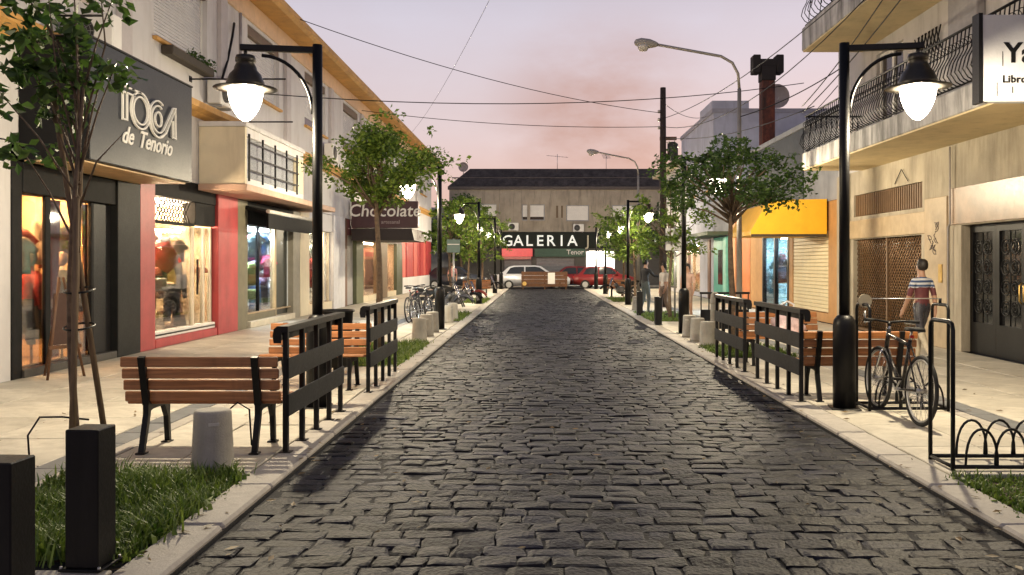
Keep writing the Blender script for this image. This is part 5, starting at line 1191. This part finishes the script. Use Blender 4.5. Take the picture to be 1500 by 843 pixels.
def P(px, py, d): return Vector(((px-790)*d/1300, d, 1.62+(386-py)*d/1300))
wires = [((-6.6, 24.5, 8.35), (4.6, 33, 7.2), .35, 'wire from the ochre cornice across to the utility pole'),
         ((-7.3, 20.4, 5.6), (7.75, 26, 6.9), .45, 'wire crossing the street low behind the left lantern'),
         ((-6.6, 33.0, 7.3), (4.6, 33, 6.7), .22, 'wire crossing to the utility pole, lower one'),
         ((-7.2, 9.0, 4.35), (-6.6, 20, 8.42), .2, 'wire rising along the left facade above the boutique sign'),
         ((-.85, 20.0, 8.1), (-6.6, 46, 8.42), .31, 'thin wire running up out of the frame centre'),
         ((4.6, 33, 7.0), (6.3, 14, 7.2), .5, 'upper wire from the utility pole to the right balcony'),
         ((4.6, 33, 6.7), (6.3, 17, 6.75), .8, 'slack wire from the utility pole to the right balcony'),
         ((4.6, 33, 6.3), (6.35, 20.5, 5.25), .3, 'wire from the utility pole to the lower balcony rail'),
         ((6.25, 21, 5.2), (6.0, 9, 7.6), .3, 'wire sweeping in front of the upper balcony'),
         ((6.25, 21.1, 5.35), (5.6, 9.5, 7.7), .35, 'second wire sweeping in front of the upper balcony'),
         ((4.62, 20.5, 5.0), (6.3, 18, 5.7), .12, 'short wire from the tall street light to the balcony'),
         ((8, 33.5, 5.6), (7.7, 22.9, 6.2), .3, 'wire along the dark upper front on the right'),
         ((4.6, 33, 7.6), (8.0, 42, 8.6), .3, 'wire from the utility pole to the bluish house'),
         ((7.0, 9.5, 6.3), (5.0, 6.5, 6.05), .05, 'wire above the white blade sign')]
for a, b_, sag, lab in wires:
    a, b_ = Vector(a), Vector(b_); pts = []
    for k in range(17):
        u = k/16; p = a.lerp(b_, u); p.z -= sag*4*u*(1-u); pts.append(p)
    solid('overhead_wire', MB().tube(pts, .006 if sag == .31 else .012, 5), BLACK, lab, 'wire', 'overhead wires')
pts = [(FL+.08, 21.0, 7.3), (FL+.14, 20.7, 6.9), (FL+.1, 20.5, 6.3), (FL+.16, 20.0, 5.8), (FL+.12, 19.9, 5.4)]
solid('wall_cable', MB().tube(pts, .03, 6), BLACK, 'loose black cable hanging down the white wall left of the lantern', 'cable')

# ================================================================== trees
def tree(loc, label, h0, cr, ch, n_cl, n_leaf, leaf, m, seed, tr=.05, stakes=0, lean=(0, 0), group='street trees'):
    q = random.Random(seed); t = thing('young_tree' if stakes else 'street_tree', label, 'tree', loc, 0, group)
    top = h0+ch
    tk = MB(); p = []; 
    for k in range(7): u = k/6; p.append((lean[0]*u+.04*math.sin(u*5+seed), lean[1]*u+.04*math.cos(u*4+seed)-.04, (h0+ch*.35)*u))
    tk.tube(p, [tr*(1.25-.75*k/6) for k in range(7)], 10)
    trunk = part(t, 'trunk', tk, BARK)
    cl = []; lm = MB()
    for k in range(n_cl):
        a = 2.4*k+q.uniform(-.4, .4); u = (k+.5)/n_cl; rr = cr*math.sin(PI*min(1, .18+.78*u))**.7*q.uniform(.25, 1.22); z = h0+ch*u+q.uniform(-.1, .1)
        c = Vector((lean[0]+rr*math.cos(a), lean[1]+rr*math.sin(a), z)); cl.append(c)
        s = Vector((lean[0]*.9, lean[1]*.9, h0*.85+ch*.35*u)); mid = s.lerp(c, .5)+Vector((q.uniform(-.1, .1), q.uniform(-.1, .1), .06))
        lm.tube([s, mid, c], [tr*.45, tr*.28, tr*.1], 6)
    part(trunk, 'limbs', lm, BARK)
    lf = MB()
    for c in cl:
        r_ = cr*q.choice((.16, .22, .28, .34, .44)); leaf_cloud(lf, c, r_, int(n_leaf/n_cl*(r_/cr/.29)**1.6), leaf, q, .7)
        for _ in range(3):
            dv_ = Vector((q.gauss(0, 1), q.gauss(0, 1), q.gauss(0, .6))).normalized()*r_*1.35; leaf_cloud(lf, c+dv_, r_*.4, 14, leaf, q, .7)
    o = link('crown', mesh_of(lf, 'crown', m, recalc=False), t)
    return t
# near young tree with stakes at the left edge
t = tree((-3.42, 6.6, 0), 'young thin tree tied to wooden stakes at the left edge', 2.3, .5, 1.9, 4, 0, .1, LEAFD, 21, .024, 1)
for o in list(t.children):
    if o.name.startswith('crown'): bpy.data.objects.remove(o)
q = random.Random(5); lf = MB(); lm = MB()
for (x, y, z, n) in ((-.48, .1, 3.32, 30), (-.32, -.1, 3.05, 34), (-.12, .1, 3.2, 30), (.02, -.1, 3.38, 22), (-.2, .1, 2.78, 34), (-.05, 0, 2.98, 24), (.30, -.05, 3.05, 16), (.14, .1, 3.06, 14), (-.6, 0, 2.85, 14), (-.5, .1, 2.45, 12), (-.55, 0, 3.75, 24), (-.1, .1, 3.7, 22), (-.35, 0, 3.55, 26), (.25, 0, 3.55, 16), (-.25, .2, 2.45, 10)):
    leaf_cloud(lf, (x, y, z), .20, int(n*1.9), .12, q, .8)
    lm.tube([(0, 0, z-.75), (x*.5, y*.5, z-.3), (x, y, z+.05)], [.010, .007, .004], 5)
part(t, 'twigs', lm, BARK); o = link('crown', mesh_of(lf, 'crown', LEAFD, recalc=False), t)
STK = mat('stake_wood', (.17, .115, .065), .8, var=.3, scale=5, stretch=(10, 10, 1))
for k, (x, y, x1, y1, h) in enumerate(((.05, -.2, .03, -.1, 2.1), (.17, .14, -.25, .1, 2.9), (-.12, .1, -.02, .05, 2.4))):
    s_ = MB().tube([(x, y, 0), (x1, y1, h)], .024, 6); part(t, 'stake', s_, STK)
part(t, 'tie', MB().tube([(.1*math.cos(a), .12*math.sin(a), 1.15+.02*math.sin(a)) for a in [i*PI/8 for i in range(16)]], .008, 4, True), BLACK)
part(t, 'tie', MB().tube([(.1*math.cos(a), .12*math.sin(a), 1.42+.02*math.sin(a)) for a in [i*PI/8 for i in range(16)]], .008, 4, True), BLACK)
for pts, lab in (([(-.5, .1, 0), (-.52, .1, .3), (-.4, .05, .45), (-.2, 0, .46), (0, 0, .44)], 'thin bent wire arching behind the near square bollard'), ([(.62, .9, .02), (.66, .9, .3), (.8, .95, .42), (.9, .95, .36), (.92, .95, .05)], 'thin bent wire poking up beside the concrete bollard')):
    solid('loose_wire', MB().tube(pts, .008, 5), BLACK, lab, 'wire', loc=(-3.4, 6.7, 0))

tree((-3.02, 16.6, 0), 'leafy green street tree beyond the second left barrier', 2.88, .96, 1.12, 26, 5200, .09, LEAF, 31, .06)
tree((3.62, 16.7, 0), 'dark leafy tree on the right in front of the curved street light', 2.75, 1.15, 1.02, 26, 4600, .095, LEAFD, 33, .06)
tree((3.9, 26.4, 0), 'tree on the right glowing around the third lantern', 2.0, 1.0, 2.0, 16, 1700, .12, LEAF, 35, .05)
tree((4.15, 44, 0), 'far right tree near the dark red car', 2.0, 1.3, 2.3, 14, 1200, .16, LEAF, 37, .06)
tree((3.9, 36.5, 0), 'right tree between the third and fourth lamps', 1.9, 1.0, 1.9, 14, 1200, .14, LEAF, 38, .05)
tree((-3.3, 33.0, 0), 'left tree behind the motorcycles', 2.1, 1.1, 2.0, 14, 1400, .14, LEAF, 39, .05)
tree((-3.2, 40.5, 0), 'left tree lit by the third left lantern', 2.0, 1.2, 2.4, 14, 1400, .15, LEAF, 41, .05)
tree((-3.3, 51, 0), 'far left tree near the end of the street', 2.0, 1.4, 2.8, 14, 1300, .17, LEAF, 43, .06)
tree((-5.6, 63.6, 0), 'tall dark tree in front of the gallery left end', 2.2, 2.0, 4.2, 20, 2000, .22, LEAFD, 45, .1)
tree((-9.5, 63.8, 0), 'bushy dark tree at far left before the grey house', 2.0, 2.2, 4.0, 20, 1800, .22, LEAFD, 46, .1)
tree((9.2, 63.8, 0), 'dark tree before the gallery right end', 2.2, 1.8, 3.6, 18, 1600, .2, LEAFD, 47, .1)

# ================================================================== people
def person(loc, rz, label, mats, step=.2, arm=.25, height=1.72, reach=None):
    t = thing('person', label, 'person', loc, rz)
    J = {}; E = []; reg = []
    def j(n, p, r): J[n] = (len(J), Vector(p), r)
    j('pel', (0, 0, .96), (.145, .105)); j('wst', (0, 0, 1.08), (.125, .095)); j('che', (0, .01, 1.27), (.155, .11)); j('nb', (0, 0, 1.44), (.075, .07)); j('nk', (0, .012, 1.51), (.052, .055)); j('hd', (0, .03, 1.60), (.076, .092)); j('ht', (0, .02, 1.68), (.06, .075)); j('ns', (0, .118, 1.595), (.012, .014))
    def e(a, b, g): E.append((J[a][0], J[b][0])); reg.append((J[a][1], J[b][1], g))
    e('pel', 'wst', 1); e('wst', 'che', 1); e('che', 'nb', 1); e('nb', 'nk', 0); e('nk', 'hd', 0); e('hd', 'ht', 0); e('hd', 'ns', 0)
    for s, n in ((-1, 'l'), (1, 'r')):
        sw = step*s; aw_ = -arm*s
        j('sh'+n, (s*.175, 0, 1.395), (.062, .062))
        if reach and s == reach[0]:
            el, wr, ha = (s*.26, .14, 1.2), (s*.34, .34, 1.18), (s*.36, .42, 1.18)
        else:
            el, wr, ha = (s*.205, aw_*.45, 1.13), (s*.205, aw_*1.0+.05, .90), (s*.20, aw_*1.15+.08, .825)
        j('el'+n, el, (.046, .046)); j('wr'+n, wr, (.03, .032)); j('ha'+n, ha, (.022, .04))
        e('che', 'sh'+n, 1); e('sh'+n, 'el'+n, 1); e('el'+n, 'wr'+n, 2); e('wr'+n, 'ha'+n, 0)
        d = (Vector(ha)-Vector(wr)).normalized(); sd = Vector((0, 1, 0)) if abs(d.y) < .8 else Vector((0, 0, 1))
        for f, (o_, l_) in enumerate(((-.028, .075), (-.010, .085), (.010, .08), (.027, .065))):
            base = Vector(ha)+d*.02+sd*o_; j('f%d%s' % (f, n), base+d*l_*.5, (.009, .009)); j('g%d%s' % (f, n), base+d*l_+Vector((-s*.02, 0, 0)), (.008, .008)); e('ha'+n, 'f%d%s' % (f, n), 0); e('f%d%s' % (f, n), 'g%d%s' % (f, n), 0)
        tb = Vector(wr)+d*.03+sd*.03; j('t'+n, tb+sd*.025+d*.02, (.011, .011)); e('wr'+n, 't'+n, 0)
        j('hp'+n, (s*.085, 0, .90), (.092, .098)); j('kn'+n, (s*.09, sw*.55+.04, .50), (.06, .064)); j('an'+n, (s*.092, sw-.02-(.06 if sw < 0 else 0), .09+(.05 if sw < -.1 else 0)), (.04, .045)); j('to'+n, (s*.095, sw+.15-(.04 if sw < 0 else 0), .035), (.038, .03))
        e('pel', 'hp'+n, 3); e('hp'+n, 'kn'+n, 3); e('kn'+n, 'an'+n, 4); e('an'+n, 'to'+n, 5)
    vs_ = sorted(J.values(), key=lambda a: a[0]); me = bpy.data.meshes.new('person_body'); me.from_pydata([v[1] for v in vs_], E, [])
    ob = bpy.data.objects.new('body', me); COL.objects.link(ob)
    ob.modifiers.new('s', 'SKIN'); sm = ob.modifiers.new('u', 'SUBSURF'); sm.levels = 2; sm.render_levels = 2
    bm = bmesh.new(); bm.from_mesh(me); lay = bm.verts.layers.skin.verify(); bm.verts.ensure_lookup_table()
    for i, v in enumerate(vs_): bm.verts[i][lay].radius = v[2]; bm.verts[i][lay].use_root = (i == 0)
    bm.to_mesh(me); bm.free()
    dg = bpy.context.evaluated_depsgraph_get(); m2 = bpy.data.meshes.new_from_object(ob.evaluated_get(dg)); bpy.data.objects.remove(ob)
    m2.materials.clear()
    for m in mats: m2.materials.append(m)
    for p in m2.polygons:
        c = p.center; best = (9, 0)
        for a, b_, g in reg:
            ab = b_-a; u = max(0, min(1, (c-a).dot(ab)/max(1e-6, ab.dot(ab)))); dd = (c-(a+ab*u)).length
            if dd < best[0]: best = (dd, g)
        g = best[1]
        if g == 1 and c.z < .97: g = 3
        p.material_index = g if len(mats) < 7 or not (g in (1, 2) and c.z > 1.27) else 6
        p.use_smooth = True
    k = height/1.74
    for v in m2.vertices: v.co *= k
    o = link('body', m2, t)
    hb = MB().lathe([(.0, .118), (.05, .112), (.082, .085), (.098, .04), (.098, -.01), (.085, -.05), (.06, -.075)], 16, c=(0, -.012, 1.635), sx=.88, sy=1.02)
    hb.v = [(x*k, y*k if y < .02 else (y*.75)*k, (z+max(0, y)*.35)*k) for x, y, z in hb.v]
    part(t, 'hair', hb, HAIR)
    ey = MB()
    for s in (-1, 1): ey.lathe([(.002, -.008), (.009, 0), (.002, .008)], 8, c=(s*.03*k, .115*k, 1.615*k))
    part(t, 'eyes', ey, HAIR)
    return t
SHOE = colour(.03, .025, .02, .5)
STRIPE = mat('striped_cloth', (.10, .17, .34), .8, var=.1, bump=.2, bscale=25)
_t = STRIPE.node_tree; _w = _t.nodes.new('ShaderNodeTexWave'); _w.bands_direction = 'Z'; _w.inputs['Scale'].default_value = 4.5; _w.inputs['Distortion'].default_value = .8
_c = _t.nodes.new('ShaderNodeTexCoord'); _t.links.new(_c.outputs['Object'], _w.inputs['Vector'])
_r = _t.nodes.new('ShaderNodeValToRGB'); _t.links.new(_w.outputs['Color'], _r.inputs[0]); _r.color_ramp.elements[0].color = (.05, .09, .2, 1); _r.color_ramp.elements[1].color = (.6, .62, .66, 1); _r.color_ramp.elements[0].position = .4; _r.color_ramp.elements[1].position = .6
_t.links.new(_r.outputs[0], _t.nodes['Principled BSDF'].inputs['Base Color'])
person((6.25, 14.5, 0), R(20), 'walking person in blue and white top and pale trousers by the bicycle', [SKIN, colour(.13, .035, .04), SKIN, colour(.05, .05, .06), colour(.55, .48, .36), SHOE, STRIPE], .22, .14, 1.68)
person((3.42, 28.6, 0), R(-60), 'person in dark shirt and grey trousers beside the square bollard', [SKIN, colour(.015, .015, .018), colour(.018, .018, .02), colour(.07, .085, .085), colour(.07, .085, .085), SHOE], .06, .05, 1.76, (1,))
person((3.85, 27.4, 0), R(120), 'person in pale patterned top facing the one in dark shirt', [SKIN, colour(.55, .5, .45), SKIN, colour(.12, .08, .06), colour(.12, .08, .06), SHOE], .05, .05, 1.62)
person((4.35, 26.0, 0), R(160), 'person in rose beige clothes right of the pair', [SKIN, colour(.50, .33, .27), SKIN, colour(.30, .20, .15), SKIN, SHOE], .04, .04, 1.6)
person((-4.4, 45.0, 0), R(10), 'distant person in pink top walking on the left pavement', [SKIN, colour(.6, .3, .3), SKIN, colour(.06, .07, .12), colour(.06, .07, .12), SHOE], .2, .2, 1.65)

# ================================================================== fallen leaves and grit on the ground
q = random.Random(77); mb = MB()
for k in range(520):
    if q.random() < .6:
        s = q.choice((-1, 1)); x = (RL-q.random()**1.5*3.2) if s < 0 else (RR+q.random()**1.5*3.2); z = .012
    else: x = q.choice((RL+abs(q.gauss(0, .25)), RR-abs(q.gauss(0, .25)), q.uniform(RL, RR))); z = -.028
    y = 4.2+q.random()**1.7*26; a = q.uniform(0, 6.28); l_ = q.uniform(.018, .05); c_, s_ = math.cos(a)*l_, math.sin(a)*l_
    mb.add([(x-c_, y-s_, z), (x-s_*.4, y+c_*.4, z+q.uniform(0, .012)), (x+c_, y+s_, z+q.uniform(0, .01)), (x+s_*.4, y-c_*.4, z)], [(0, 1, 2), (0, 2, 3)])
tag(link('fallen_leaves', mesh_of(mb, 'fallen_leaves', leafmat('dry_leaf', (.05, .035, .015), (.24, .15, .05)), recalc=False)), 'small dry fallen leaves scattered over pavement and kerb', 'leaves', kind='stuff')
